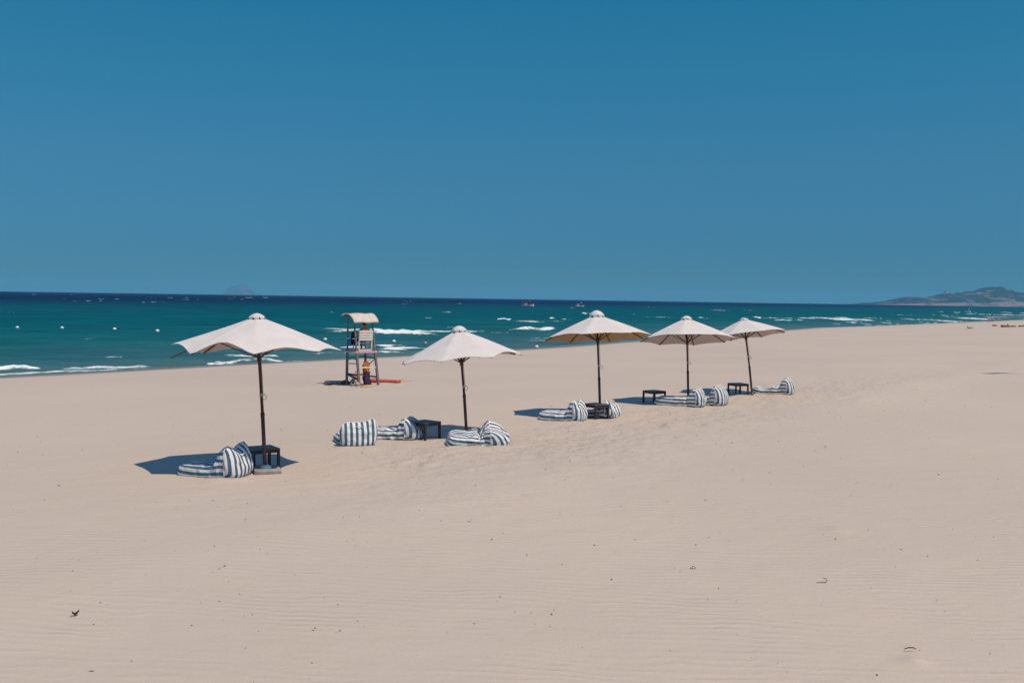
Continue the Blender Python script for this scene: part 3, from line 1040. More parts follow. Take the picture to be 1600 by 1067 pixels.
# ------------------------------------------------------------------ striped bean bags
def bean_bag(pos_px, face_deg, L, Wd, H, label, seed, seat=0.23, ear=(0.05, 0.05), sag=0.06, roll=0.0, back_d=0.24, dip=0.0, tuck=0.05, crumple=0.012,
             per=0.125, twist=0.0, squash=1.0, phase=0.0):
    """local x: forward (where the feet point); face_deg turns it, 0 = +X of the world"""
    pos = at(*pos_px)
    root = thing('bean_bag', label, 'bean bag', (pos.x, pos.y, pos.z - 0.03), R(face_deg), 'blue and white striped bean bags under the parasols')
    hw0 = Wd / 2
    U = np.array([0, .05, .10, .145, .18, .205, .23, .28, .36, .46, .58, .70, .80, .88, .94, .98, 1.0]) * L
    Zt = np.array([H, H * .985, H * .93, H * .82, H * .66, H * .52, seat + .03 - tuck, seat + .025, seat + .02, seat, seat * .97 - dip, seat * .96 - dip * 1.2, seat * .97,
                   seat * .96, seat * .86, seat * .62, seat * .3])
    Wt = hw0 * np.array([1, 1.0, .99, .985, .98, .97, .955, .97, .98, .985, .97, .96, .95, .92, .85, .74, .6])
    uu = np.concatenate([np.linspace(0, .26, 22, endpoint=False), np.linspace(.26, 1.0, 26)]) * L
    zt = np.interp(uu, U, Zt)
    wt = np.interp(uu, U, Wt)
    # soften the profile a little
    for _ in range(1):
        zt[1:-1] = 0.25 * zt[:-2] + 0.5 * zt[1:-1] + 0.25 * zt[2:]
    NT_ = 56
    th = np.linspace(-math.pi / 2, 1.5 * math.pi, NT_ + 1)
    cs = np.cos(th)
    sn = np.sin(th)
    p_ = 4.4
    P = np.zeros((len(uu), NT_ + 1, 3))
    ST = np.zeros((len(uu), NT_ + 1))

    def ears(u, wn):
        """extra height at the top corners of the back, sag between"""
        f = np.exp(-(u / (0.16 * L)) ** 2)
        return f * (ear[1] * np.exp(-((wn - 0.85) / 0.3) ** 2) + ear[0] * np.exp(-((wn + 0.85) / 0.3) ** 2) - sag * np.exp(-(wn / 0.45) ** 2))

    for i, u in enumerate(uu):
        hh = zt[i] / 2
        w = wt[i] * np.sign(cs) * np.abs(cs) ** (2 / p_)
        z = hh + hh * np.sign(sn) * np.abs(sn) ** (2 / p_)
        topness = np.clip((z - hh) / hh, 0, 1)
        z = z + ears(u, w / hw0) * topness
        P[i, :, 0] = u
        P[i, :, 1] = w
        P[i, :, 2] = z
        seg = np.hypot(np.diff(w), np.diff(z))
        s = np.concatenate([[0], np.cumsum(seg)])
        ST[i] = np.minimum(s, s[-1] - s) - hw0
    # stripes keep their number round the middle of the seat; near the back they follow the side
    ref = ST[30]
    for i in range(len(uu)):
        ST[i] = ST[i] / per + phase
    # crumples
    X, Y, Z = P[..., 0], P[..., 1], P[..., 2]
    cr1 = fbm(X * 9 + seed * 3.1, (Y + Z * 1.3) * 5.5, seed, 3)
    cr2 = np.abs(fbm(X * 6 - Y * 4 + seed, Z * 9 + Y * 5, seed + 9, 3))
    amp = crumple * (0.6 + 1.2 * np.exp(-((X - 0.26 * L) / (0.2 * L)) ** 2))
    dirv = np.stack([np.zeros_like(X), Y / hw0, (Z - zt[:, None] / 2) / np.maximum(zt[:, None] / 2, 0.03)], -1)
    nrm = np.linalg.norm(dirv, axis=-1, keepdims=True)
    dirv = dirv / np.maximum(nrm, 1e-3)
    keep = sstep(0.0, 0.05, X / L)
    P = P + dirv * ((cr1 * 1.6 - (cr2 - 0.12) * 2.2) * amp * keep)[..., None]
    # twist of the front part about its length and a sideways bend
    f = (P[..., 0] / L)
    P[..., 1] += twist * f * f * L
    # foot end closing
    foot = P[-1].mean(axis=0) + np.array([0.02, 0, -0.01])
    P = np.concatenate([P, np.tile(foot, (1, NT_ + 1, 1)) * 0.85 + P[-1:] * 0.15 + np.array([0.012, 0, 0])], 0)
    ST = np.concatenate([ST, ST[-1:]], 0)

    # back panel
    na, nb = 33, 21
    a = np.sin(np.linspace(-math.pi / 2, math.pi / 2, na))
    b = 0.5 - 0.5 * np.cos(np.pi * np.linspace(0, 1, nb))
    hh = zt[0] / 2
    B = np.zeros((na, nb, 3))
    BS = np.zeros((na, nb))
    for i in range(na):
        ro = (1 - min(1, abs(a[i])) ** p_) ** (1 / p_)
        top = hh + hh * ro + float(ears(0.0, np.array(a[i]))) * ro
        bot = hh - hh * ro
        fb = np.interp(b, [0, .05, .15, .35, .6, .85, .95, 1], [0, .30, .58, .85, 1.0, .97, .80, 0])
        bul = (1 - abs(a[i]) ** 4.2) ** 0.6
        B[i, :, 0] = -back_d * fb * bul
        B[i, :, 1] = hw0 * a[i] * (1 + 0.06 * np.sin(math.pi * b))
        B[i, :, 2] = top + (bot - top) * b ** 0.92
    k_in = (1 - np.abs(a)[:, None] ** 4) * np.sin(math.pi * np.clip(b, 0.02, 0.98))[None, :]
    B[..., 0] -= 1.6 * crumple * k_in * (fbm(B[..., 1] * 7 + seed, B[..., 2] * 6, seed + 4, 3) * 1.8 - np.abs(fbm(B[..., 1] * 5, B[..., 2] * 9 + seed, seed + 6, 2)) * 2)

    arc = np.linalg.norm(np.diff(B[:, 6], axis=0), axis=-1)
    arc = np.concatenate([[0], np.cumsum(arc)])
    for i in range(na):
        BS[i] = (arc[i] - arc[na // 2]) / per + phase * 0.7 + 0.12 * vnoise(b * 3 + seed, b * 0 + i * 0.08, seed)

    def post(Q):
        Q = Q.copy()
        Q[..., 2] *= squash
        if roll:
            c, s = math.cos(R(roll)), math.sin(R(roll))
            fall = np.clip(1.0 - 0.5 * np.clip(Q[..., 0] / L, 0, 1), 0, 1)
            y0, z0 = Q[..., 1].copy(), Q[..., 2].copy()
            c = np.cos(R(roll) * fall)
            s = np.sin(R(roll) * fall)
            Q[..., 1] = y0 * c - z0 * s
            Q[..., 2] = y0 * s + z0 * c
            low = -np.minimum(Q[..., 2].min(axis=1, keepdims=True), 0)
            Q[..., 2] = np.maximum(Q[..., 2], -0.02) * 0.94
        return Q

    P = post(P)
    B = post(B)
    me = np_mesh('cushion', P.reshape(-1, 3), grid_quads(P.shape[0], P.shape[1])[:, ::-1])
    add_attr(me, 'stripe', ST)
    link('cushion', me, M['stripes'], root, True, subsurf=1)
    me = np_mesh('back_panel', B.reshape(-1, 3), grid_quads(na, nb)[:, ::-1])
    add_attr(me, 'stripe', BS)
    link('back_panel', me, M['stripes'], root, True, subsurf=1)
    # piping round the seam between cushion and back panel
    loop = [tuple(q) for q in P[0][::2]]
    MB().tube(loop, 0.008, 6, cap=False).build('piping', M['stripes'], root, True)
    # carrying handle on the back
    mid = B[na // 2, 5]
    pts = []
    for q in range(7):
        aa = math.pi * q / 6
        pts.append((mid[0] - 0.012 - 0.03 * math.sin(aa), mid[1] - 0.07 + 0.14 * q / 6, mid[2] + 0.01))
    MB().tube(pts, 0.009, 6).build('handle', M['stripes'], root, True)
    return root


FD = math.degrees(math.atan2(NY, NX))       # facing the sea: about 144 degrees

bean_bag((367, 743), 166, 1.02, 0.80, 0.60, 'striped bean bag left of the concrete slab of the nearest parasol', 3, seat=0.26, ear=(0.06, 0.05), sag=0.08, crumple=0.014, phase=0.2)
bean_bag((560, 696), 108, 0.95, 0.80, 0.56, 'sunlit upright striped bean bag, wide back turned to the camera, left of the shaded one', 5, ear=(0.10, 0.0), sag=0.02, back_d=0.16, crumple=0.020, phase=0.1, twist=0.10)
bean_bag((638, 684), 172, 1.02, 0.78, 0.50, 'shaded striped bean bag lying behind the legs of the second table from the left', 8, seat=0.26, ear=(0.03, 0.05), crumple=0.022, back_d=0.36)
bean_bag((764, 694), 186, 0.95, 0.78, 0.50, 'slumped twisted striped bean bag in front of the low parasol pole', 11, seat=0.31, ear=(0.06, 0.02), roll=-14, crumple=0.034, back_d=0.46, tuck=0.13, twist=-0.06, phase=0.3)
bean_bag((902, 657), 158, 1.05, 0.80, 0.56, 'long striped bean bag whose back is pressed against the middle table', 14, seat=0.27, ear=(0.05, 0.08), sag=0.10, crumple=0.018)
bean_bag((952, 652), 150, 0.9, 0.74, 0.50, 'striped bean bag half hidden behind the right legs of the middle table', 17, ear=(0.05, 0.05), crumple=0.028, roll=10)
bean_bag((1090, 634.5), 159, 1.36, 0.78, 0.60, 'striped bean bag right of a dark table, in front of the fourth parasol pole', 20, seat=0.31, ear=(0.04, 0.02), sag=0.02, crumple=0.012)
bean_bag((1122, 632.5), 151, 0.95, 0.80, 0.66, 'tall upright striped bean bag, its foot hidden, between the fourth and fifth parasols', 23, ear=(0.02, 0.02), sag=0.0, crumple=0.012, back_d=0.30)
bean_bag((1230, 616), 158, 1.24, 0.78, 0.62, 'rightmost striped bean bag, its puffed foot end beside the farthest pole', 26, seat=0.29, ear=(0.03, 0.0), sag=0.02, dip=0.08, crumple=0.012)


# ------------------------------------------------------------------ side tables
def make_table(label, loc, rz):
    t = thing('side_table', label, 'table', loc, rz, 'low dark side tables beside the bean bags')
    s, h = 0.27, 0.40
    MB().box((0, 0, h - 0.012), (2 * s, 2 * s, 0.024)).build('table_top', M['table_top'], t, bevel=0.004)
    for sx in (-1, 1):
        for sy in (-1, 1):
            MB().bar((sx * (s - 0.028), sy * (s - 0.028), -0.06), (sx * (s - 0.028), sy * (s - 0.028), h - 0.026), 0.05).build('leg', M['table'], t, bevel=0.004)
    for sx, sy in ((1, 0), (-1, 0), (0, 1), (0, -1)):
        c = (sx * (s - 0.028), sy * (s - 0.028), h - 0.056)
        size = (0.034, 2 * s - 0.108, 0.056) if sx else (2 * s - 0.108, 0.034, 0.056)
        MB().box(c, size).build('apron', M['table'], t, bevel=0.003)
    return t


TABLES = [((409, 731), 34, 'dark wooden side table partly behind the nearest parasol pole and bean bag'),
          ((663.5, 685), 52, 'open dark side table in front of the shaded bean bag, left of the low parasol'),
          ((930.5, 653.5), 40, 'dark side table in front of the tan-lined parasol pole, between two bean bags'),
          ((1022, 629.5), 38, 'dark side table standing in the shadow left of the fourth parasol'),
          ((1153, 616.5), 20, 'small far dark side table left of the farthest parasol pole')]
tab0 = None
for (pp, rz, lb) in TABLES:
    p = at(*pp)
    if tab0 is None:
        tab0 = make_table(lb, p, R(rz))
    else:
        c = copy_tree(tab0)
        c.location = p
        c.rotation_euler = (0, 0, R(rz))
        c['label'] = lb


# ------------------------------------------------------------------ figures
def skin_mesh(name, joints, edges, sub=2):
    me = bpy.data.meshes.new(name)
    names = list(joints)
    me.from_pydata([joints[n][0] for n in names], [(names.index(a), names.index(b)) for a, b in edges], [])
    o = bpy.data.objects.new(name, me)
    COL.objects.link(o)
    o.modifiers.new('skin', 'SKIN')
    sv = me.skin_vertices[0].data
    for i, n in enumerate(names):
        r = joints[n][1]
        sv[i].radius = r if isinstance(r, tuple) else (r, r)
        sv[i].use_root = (i == 0)
    md = o.modifiers.new('sub', 'SUBSURF')
    md.levels = sub
    md.render_levels = sub
    dg = bpy.context.evaluated_depsgraph_get()
    em = bpy.data.meshes.new_from_object(o.evaluated_get(dg))
    bpy.data.objects.remove(o)
    em.name = name
    return em


def person(label, loc, rz, J, E, shirt, shorts, hair_c, hair_r, shirt_m, shorts_m, group=None):
    t = thing('person', label, 'person', loc, rz, group)
    link('body', skin_mesh('body', J, E), M['skin'], t, True)
    if shirt:
        link('shirt', skin_mesh('shirt', *shirt), shirt_m, t, True)
    if shorts:
        link('shorts', skin_mesh('shorts', *shorts), shorts_m, t, True)
    hc = Vector(hair_c)
    pts = []
    for i in range(20):
        a = 2 * math.pi * i / 20
        pts.append([(hc.x - 0.012 + hair_r * 0.93 * math.sin(q) * math.cos(a), hc.y + hair_r * 0.84 * math.sin(q) * math.sin(a),
                     hc.z + hair_r * 1.05 * math.cos(q)) for q in np.linspace(0.01, 1.75 + 0.5 * (-math.cos(a)), 9)])
    MB().grid(np.array(pts), wrap_u=True).build('hair', M['hair'], t, True, thick=0.012)
    return t


def hand_joints(J, E, wrist, dirv, side, nm):
    """palm and five short fingers"""
    d = Vector(dirv).normalized()
    s = Vector(side).normalized()
    w = Vector(wrist)
    J[nm + 'palm'] = (tuple(w + d * 0.05), (0.026, 0.016))
    E.append((nm + 'w', nm + 'palm'))
    for q, (o, l) in enumerate(((-0.026, 0.065), (-0.009, 0.075), (0.009, 0.072), (0.026, 0.058))):
        a = w + d * 0.085 + s * o
        J['%sk%d' % (nm, q)] = (tuple(a), 0.009)
        J['%st%d' % (nm, q)] = (tuple(a + d * l * 0.8 + Vector((0, 0, -0.02))), 0.007)
        E.append((nm + 'palm', '%sk%d' % (nm, q)))
        E.append(('%sk%d' % (nm, q), '%st%d' % (nm, q)))
    J[nm + 'th'] = (tuple(w + d * 0.055 - s * 0.05), 0.009)
    E.append((nm + 'palm', nm + 'th'))


def seated_figure():
    J = {'pelvis': ((0, 0, 0.10), (0.15, 0.11)), 'waist': ((-0.02, 0, 0.27), (0.125, 0.095)), 'chest': ((-0.02, 0, 0.44), (0.15, 0.105)),
         'neck0': ((0.0, 0, 0.575), (0.075, 0.06)), 'neck': ((0.02, 0, 0.635), 0.052), 'head0': ((0.045, 0, 0.70), (0.068, 0.075)),
         'head1': ((0.045, 0, 0.80), (0.075, 0.085)), 'nose': ((0.145, 0, 0.735), 0.012)}
    E = [('pelvis', 'waist'), ('waist', 'chest'), ('chest', 'neck0'), ('neck0', 'neck'), ('neck', 'head0'), ('head0', 'head1'), ('head0', 'nose')]
    for s, n in ((1, 'l'), (-1, 'r')):
        J[n + 'sh'] = ((-0.02, 0.185 * s, 0.53), 0.055)
        J[n + 'el'] = ((0.06, 0.25 * s, 0.27), 0.040)
        J[n + 'w'] = ((0.30, 0.20 * s, 0.20), 0.028)
        E += [('chest', n + 'sh'), (n + 'sh', n + 'el'), (n + 'el', n + 'w')]
        J[n + 'ear'] = ((0.035, 0.085 * s, 0.735), 0.016)
        E.append(('head0', n + 'ear'))
        J[n + 'hip'] = ((0.10, 0.10 * s, 0.085), 0.085)
        J[n + 'kn'] = ((0.46, 0.13 * s, 0.09), 0.058)
        J[n + 'an'] = ((0.46, 0.12 * s, -0.33), 0.036)
        J[n + 'toe'] = ((0.60, 0.13 * s, -0.38), 0.028)
        E += [('pelvis', n + 'hip'), (n + 'hip', n + 'kn'), (n + 'kn', n + 'an'), (n + 'an', n + 'toe')]
        hand_joints(J, E, (0.30, 0.20 * s, 0.20), (1, 0, -0.15), (0, s, 0), n)
    SJ = {'pelvis': ((0, 0, 0.10), (0.155, 0.115)), 'band': ((-0.01, 0, 0.20), (0.135, 0.10))}
    SE = [('pelvis', 'band')]
    for s, n in ((1, 'l'), (-1, 'r')):
        SJ[n + 'hip'] = ((0.10, 0.10 * s, 0.09), 0.098)
        SJ[n + 'kn'] = ((0.36, 0.13 * s, 0.09), 0.082)
        SE += [('pelvis', n + 'hip'), (n + 'hip', n + 'kn')]
    return J, E, (SJ, SE)


def walking_figure(ph):
    J = {'pelvis': ((0, 0, 0.92), (0.14, 0.10)), 'waist': ((0, 0, 1.08), (0.12, 0.09)), 'chest': ((0, 0, 1.28), (0.15, 0.10)),
         'neck0': ((0, 0, 1.42), (0.07, 0.06)), 'neck': ((0.01, 0, 1.48), 0.05), 'head0': ((0.025, 0, 1.55), (0.066, 0.072)),
         'head1': ((0.025, 0, 1.65), (0.074, 0.082)), 'nose': ((0.12, 0, 1.58), 0.012)}
    E = [('pelvis', 'waist'), ('waist', 'chest'), ('chest', 'neck0'), ('neck0', 'neck'), ('neck', 'head0'), ('head0', 'head1'), ('head0', 'nose')]
    for s, n in ((1, 'l'), (-1, 'r')):
        st = ph * s
        J[n + 'sh'] = ((0, 0.185 * s, 1.37), 0.052)
        J[n + 'el'] = ((-0.10 * st, 0.24 * s, 1.12), 0.040)
        J[n + 'w'] = ((-0.10 * st + 0.08, 0.25 * s, 0.90), 0.028)
        E += [('chest', n + 'sh'), (n + 'sh', n + 'el'), (n + 'el', n + 'w')]
        hand_joints(J, E, J[n + 'w'][0], (0.2, 0, -1), (1, 0, 0), n)
        J[n + 'hip'] = ((0, 0.09 * s, 0.86), 0.085)
        J[n + 'kn'] = ((0.14 * st + 0.03, 0.10 * s, 0.48), 0.055)
        J[n + 'an'] = ((0.24 * st - 0.04, 0.10 * s, 0.08), 0.036)
        J[n + 'toe'] = ((0.24 * st + 0.12, 0.11 * s, 0.03), 0.028)
        E += [('pelvis', n + 'hip'), (n + 'hip', n + 'kn'), (n + 'kn', n + 'an'), (n + 'an', n + 'toe')]
    TJ = {'hem': ((0, 0, 0.80), 0.175), 'waist': ((0, 0, 0.98), 0.168), 'chest': ((0, 0, 1.28), (0.168, 0.118)), 'neck0': ((0, 0, 1.41), (0.085, 0.07))}
    TE = [('hem', 'waist'), ('waist', 'chest'), ('chest', 'neck0')]
    SJ = {'pelvis': ((0, 0, 0.88), (0.13, 0.10)), 'band': ((0, 0, 0.98), (0.13, 0.095))}
    SE = [('pelvis', 'band')]
    for s, n in ((1, 'l'), (-1, 'r')):
        TJ[n + 'sh'] = ((0, 0.185 * s, 1.37), 0.066)
        TJ[n + 'el'] = ((-0.07 * ph * s, 0.225 * s, 1.18), 0.06)
        TE += [('chest', n + 'sh'), (n + 'sh', n + 'el')]
        SJ[n + 'hip'] = ((0, 0.09 * s, 0.86), 0.10)
        SJ[n + 'kn'] = ((0.11 * ph * s + 0.03, 0.10 * s, 0.56), 0.078)
        SE += [('pelvis', n + 'hip'), (n + 'hip', n + 'kn')]
    return J, E, (TJ, TE), (SJ, SE)


# ------------------------------------------------------------------ lifeguard tower
def build_tower():
    foot = at(562, 603)
    TF = math.degrees(math.atan2(0.8, -0.6))            # facing the sea
    # local x: forward (to the sea), local y: to the left; origin at the middle of the base
    W2, D2 = 0.43, 0.56
    c = Matrix.Rotation(R(TF), 3, 'Z')
    org = foot - c @ Vector((-D2, W2 * -1 * -1, 0))     # the near left rear leg stands at the pixel
    org.z = foot.z
    t = thing('lifeguard_tower', 'weathered wooden lifeguard tower with a curved cream roof and white slatted chair', 'lifeguard tower', org, R(TF))
    deck = 1.36
    # legs: front pair upright, rear pair leaning forward
    tops = {}
    for nm, x0, x1, sy in (('f', D2, D2 - 0.04, 1), ('f', D2, D2 - 0.04, -1), ('r', -D2, 0.0, 1), ('r', -D2, 0.0, -1)):
        zt = 2.83 if nm == 'f' else 2.62
        p0 = Vector((x0, sy * W2, -0.12))
        p1 = Vector((x1, sy * (W2 - 0.02), zt))
        tops[(nm, sy)] = (p0, p1)
        zc = deck + 0.02
        pm = p0.lerp(p1, (zc - p0.z) / (p1.z - p0.z))
        MB().bar(p0, pm, 0.085).build('leg', M['grey_wood'], t, bevel=0.006)
        MB().bar(pm, p1, 0.055).build('roof_post', M['grey_wood'], t, bevel=0.005)

    def on(key, z):
        p0, p1 = tops[key]
        return p0.lerp(p1, (z - p0.z) / (p1.z - p0.z))

    def rail(a, b, z, mat, w=0.03, h=0.07, name='rail', off=0.0, lab=None, z2=None):
        p, q = on(a, z), on(b, z if z2 is None else z2)
        o = MB().bar(p, q, w, h).build(name, mat, t, bevel=0.004)
        if lab:
            o['label'] = lab
        return o
    # low rungs
    rail(('r', 1), ('r', -1), 0.72, M['white_paint'], 0.05, 0.055, 'rung', lab='white rung across the rear legs')
    rail(('r', 1), ('f', 1), 0.42, M['green_paint'], 0.05, 0.06, 'rung')
    rail(('r', 1), ('f', 1), 0.22, M['green_paint'], 0.05, 0.06, 'brace', z2=0.40)
    rail(('r', -1), ('f', -1), 0.32, M['green_paint'], 0.05, 0.06, 'rung')
    rail(('f', 1), ('f', -1), 0.36, M['grey_wood'], 0.05, 0.06, 'rung')
    rail(('r', 1), ('f', 1), 0.88, M['pink_paint'], 0.04, 0.045, 'rung', lab='faded pale pink rung with peeling paint', z2=0.84)
    # turquoise brace boards below the deck
    rail(('r', 1), ('f', 1), 1.17, M['turquoise'], 0.03, 0.09, 'brace_board', z2=1.00)
    rail(('r', 1), ('f', 1), 1.03, M['turquoise'], 0.03, 0.07, 'brace_board', z2=1.16)
    rail(('r', -1), ('f', -1), 1.08, M['turquoise'], 0.03, 0.07, 'brace_board')
    rail(('f', 1), ('f', -1), 1.10, M['turquoise'], 0.03, 0.07, 'brace_board')
    # slanting stay between the right rear leg and the ground frame
    MB().bar(on(('r', -1), 1.06) + Vector((0.03, 0.02, 0)), on(('f', -1), 0.62), 0.025).build('stay', M['green_paint'], t)
    # deck of red boards with pale edge rails
    xr = on(('r', 1), deck).x
    xf = on(('f', 1), deck).x + 0.10
    nb = 6
    bw = (2 * W2 + 0.06) / nb
    for i in range(nb):
        y = -W2 - 0.03 + bw * (i + 0.5)
        MB().box(((xr + xf) / 2, y, deck), (xf - xr, bw - 0.012, 0.028)).build('deck_board', M['red_paint'], t, bevel=0.003)
    MB().box((xr - 0.045, 0, deck - 0.02), (0.03, 2 * W2 + 0.14, 0.085)).build('edge_rail', M['pink_paint'], t, bevel=0.004)
    MB().box(((xr + xf) / 2, W2 + 0.058, deck - 0.025), (xf - xr, 0.028, 0.06)).build('edge_rail', M['pink_paint'], t, bevel=0.004)
    MB().box(((xr + xf) / 2, -W2 - 0.058, deck - 0.025), (xf - xr, 0.028, 0.06)).build('edge_rail', M['pink_paint'], t, bevel=0.004)
    # the white chair
    cx = xr + 0.08
    sz = deck + 0.35
    for y in (-0.29, 0.29):
        MB().bar((cx, y, deck + 0.014), (cx - 0.08, y, 2.20), 0.045, 0.04).build('chair_post', M['white_paint'], t, bevel=0.004)
        MB().bar((cx + 0.44, y, deck + 0.014), (cx + 0.44, y, sz - 0.012), 0.045).build('chair_leg', M['white_paint'], t, bevel=0.004)
    MB().box((cx + 0.0, 0, deck + 0.05), (0.04, 0.53, 0.07)).build('chair_rail', M['white_paint'], t, bevel=0.004)
    for i in range(4):
        z = 1.80 + i * 0.105
        x = cx - 0.08 * (z - deck) / (2.20 - deck) - 0.034
        MB().box((x, 0, z + 0.046), (0.022, 0.60, 0.086)).build('back_slat', M['white_paint'], t, bevel=0.004)
    for i in range(4):
        MB().box((cx + 0.075 + i * 0.115, 0, sz), (0.10, 0.60, 0.022)).build('seat_slat', M['white_paint'], t, bevel=0.003)
    for y in (W2 - 0.02, -W2 + 0.02):
        a = on(('r', 1 if y > 0 else -1), 1.87)
        b = on(('f', 1 if y > 0 else -1), 1.87)
        MB().bar((a.x - 0.02, a.y, 1.87), (b.x + 0.03, b.y, 1.87), 0.07, 0.035).build('armrest', M['white_paint'], t, bevel=0.004)
    MB().bar(on(('r', -1), 1.58) + Vector((-0.03, 0, 0)), on(('f', -1), 1.58), 0.03, 0.05).build('side_rail', M['white_paint'], t, bevel=0.003)
    # curved roof sheet
    prof = [(0.86, 2.80), (0.72, 2.845), (0.55, 2.875), (0.38, 2.885), (0.22, 2.872), (0.08, 2.835), (-0.05, 2.775), (-0.16, 2.695), (-0.25, 2.60), (-0.30, 2.525)]
    hw = 0.56
    P = np.array([[(x, y, z + 0.012 * math.sin(y * 9 + x * 3)) for y in np.linspace(-hw, hw, 9)] for x, z in prof])
    MB().grid(P).build('roof', M['cream_roof'], t, True, thick=0.02)
    for y in (-W2 + 0.02, W2 - 0.02):
        mb = MB()
        for (a, b) in zip(prof[:-1], prof[1:]):
            mb.bar((a[0], y, a[1] - 0.032), (b[0], y, b[1] - 0.032), 0.03, 0.04)
        mb.build('roof_rafter', M['green_paint'], t)
    for x, z in ((prof[1][0], prof[1][1]), (prof[8][0], prof[8][1])):
        MB().bar((x, -hw + 0.05, z - 0.062), (x, hw - 0.05, z - 0.062), 0.035, 0.02).build('roof_batten', M['green_paint'], t)

    def world(p):
        return org + c @ Vector(p)
    # the lifeguard
    J, E, SH = seated_figure()
    sp = world((cx + 0.10, -0.02, sz + 0.012))
    person('tanned bare-shouldered lifeguard with short black hair seated in the tower chair, seen from behind', sp, R(TF), J, E, None, SH, (0.045, 0, 0.765), 0.108, None, M['blue_cloth'])
    # clothes and gear hung on the tower
    def drape(name, label, cat, loc, w, h, d, mat, seed, rz):
        rs = np.random.default_rng(seed)
        n1, n2 = 18, 16
        pts = np.zeros((n1, n2, 3))
        for i in range(n1):
            a = 2 * math.pi * i / n1
            for j in range(n2):
                v = j / (n2 - 1)
                wob = 1 + 0.9 * vnoise(np.array([i * 0.8 + seed]), np.array([v * 2.6]), seed)[0]
                wd = w / 2 * (0.55 + 0.45 * math.sin(math.pi * min(1, 0.10 + v * 0.72)) ** 0.5) * wob
                pts[i, j] = (d / 2 * math.sin(a) * wob * (0.5 + 0.5 * v), wd * math.cos(a), -v * h * (1 + 0.16 * math.sin(i * 1.3 + seed)) + 0.04 * math.cos(a * 2 + seed) * (1 - v))
        mb = MB().grid(pts, wrap_u=True)
        mb.f.append(tuple(i * n2 for i in range(n1)))
        mb.f.append(tuple(i * n2 + n2 - 1 for i in range(n1))[::-1])
        o = mb.build(name, mat, None, True, subsurf=1)
        o.location = loc
        o.rotation_euler = (0, 0, rz)
        set_props(o, label, cat)
        return o
    drape('jacket', 'black jacket hanging over the left armrest of the tower chair', 'jacket', world((0.10, 0.36, 2.12)), 0.24, 0.46, 0.16, M['black_cloth'], 3, R(TF))
    drape('towel', 'bright blue cloth hanging below the left armrest of the tower', 'cloth', world((0.26, 0.47, 1.83)), 0.30, 0.20, 0.10, M['blue_cloth'], 5, R(TF + 90))
    b1 = drape('bundle', 'orange brown padded bundle hanging behind the white rung of the tower', 'bundle', world((-0.16, -0.06, 0.93)), 0.29, 0.44, 0.24, M['orange'], 9, R(TF))
    drape('cloth_bag', 'dark purple cloth bag slumped under the orange bundle', 'bag', world((-0.32, 0.0, 0.50)), 0.34, 0.54, 0.30, M['purple'], 12, R(TF))
    MB().tube([(-0.0, -0.02, -0.02), (0.05, -0.16, 0.06), (0.06, -0.26, 0.13)], 0.008, 6).build('cord', M['rope'], b1, True)
    # clutter at the feet
    def knot(name, label, cat, px, rad, n, mat, seed, lift=0.03, r=0.014, group=None):
        rs = random.Random(seed)
        p = at(*px)
        pts = []
        a = 0
        for q in range(n):
            a += 0.55 + rs.uniform(-0.1, 0.25)
            rr2 = rad * (0.55 + 0.45 * rs.random())
            pts.append((rr2 * math.cos(a), rr2 * math.sin(a) * 0.9, lift + 0.14 * rs.random() * q / n))
        o = MB().tube(pts, r, 6).build(name, mat, None, True)
        o.location = p
        set_props(o, label, cat, group)
        return o
    knot('rope_coil', 'tangled brown rope heap beside the left leg of the lifeguard tower', 'rope', (541, 600), 0.24, 46, M['rope'], 2, r=0.022)
    knot('net_heap', 'pale tangled cord heap at the foot of the tower', 'cord', (553, 602.5), 0.17, 40, M['rope_pale'], 4, r=0.018)
    p = at(555.5, 597)
    fl = thing('float', 'faded red round float lying under the lifeguard tower', 'float', p + Vector((0, 0.1, 0.24)))
    MB().lathe([(0.005, 0.16), (0.08, 0.14), (0.135, 0.08), (0.155, 0.0), (0.135, -0.08), (0.08, -0.14), (0.005, -0.16)], 18).build('ball', M['buoy_red'], fl, True)
    MB().tube([(0, 0, 0.15), (0.03, 0, 0.20), (0.0, 0.01, 0.23), (-0.03, 0, 0.20), (0, 0, 0.15)], 0.012, 6).build('eye', M['rope'], fl, True)
    for (qx, qy, rr2, lb) in ((551, 600, 0.115, 'small brown white float in the tangle under the tower, left one'), (558.5, 603.3, 0.10, 'small cream float against the foot of the near tower leg'),
                              (575.5, 601, 0.13, 'pale round float between the tower legs, beside the purple bag')):
        p = at(qx, qy)
        f2 = thing('float', lb, 'float', p + Vector((0, 0, rr2 * 0.8)))
        MB().lathe([(0.004, rr2), (rr2 * .6, rr2 * .8), (rr2 * .95, rr2 * .3), (rr2 * .95, -rr2 * .3), (rr2 * .6, -rr2 * .8), (0.004, -rr2)], 14).build('ball', M['rope_pale'] if qx < 570 else M['canvas'], f2, True)
        MB().lathe([(0.03, rr2 * .98), (0.03, rr2 * 1.2), (0.004, rr2 * 1.22)], 8).build('cap', M['black_cloth'], f2, True)
    # plank pallet in the shade at left
    p = at(526, 600)
    pl = thing('pallet', 'grey wooden pallet on the sand left of the lifeguard tower', 'pallet', p, R(8))
    for i in range(4):
        MB().box((0, -0.24 + i * 0.16, 0.105), (0.98, 0.12, 0.025)).build('slat', M['grey_wood'], pl, bevel=0.003)
    for x in (-0.42, 0, 0.42):
        MB().box((x, 0, 0.05), (0.09, 0.58, 0.085)).build('bearer', M['grey_wood'], pl, bevel=0.003)

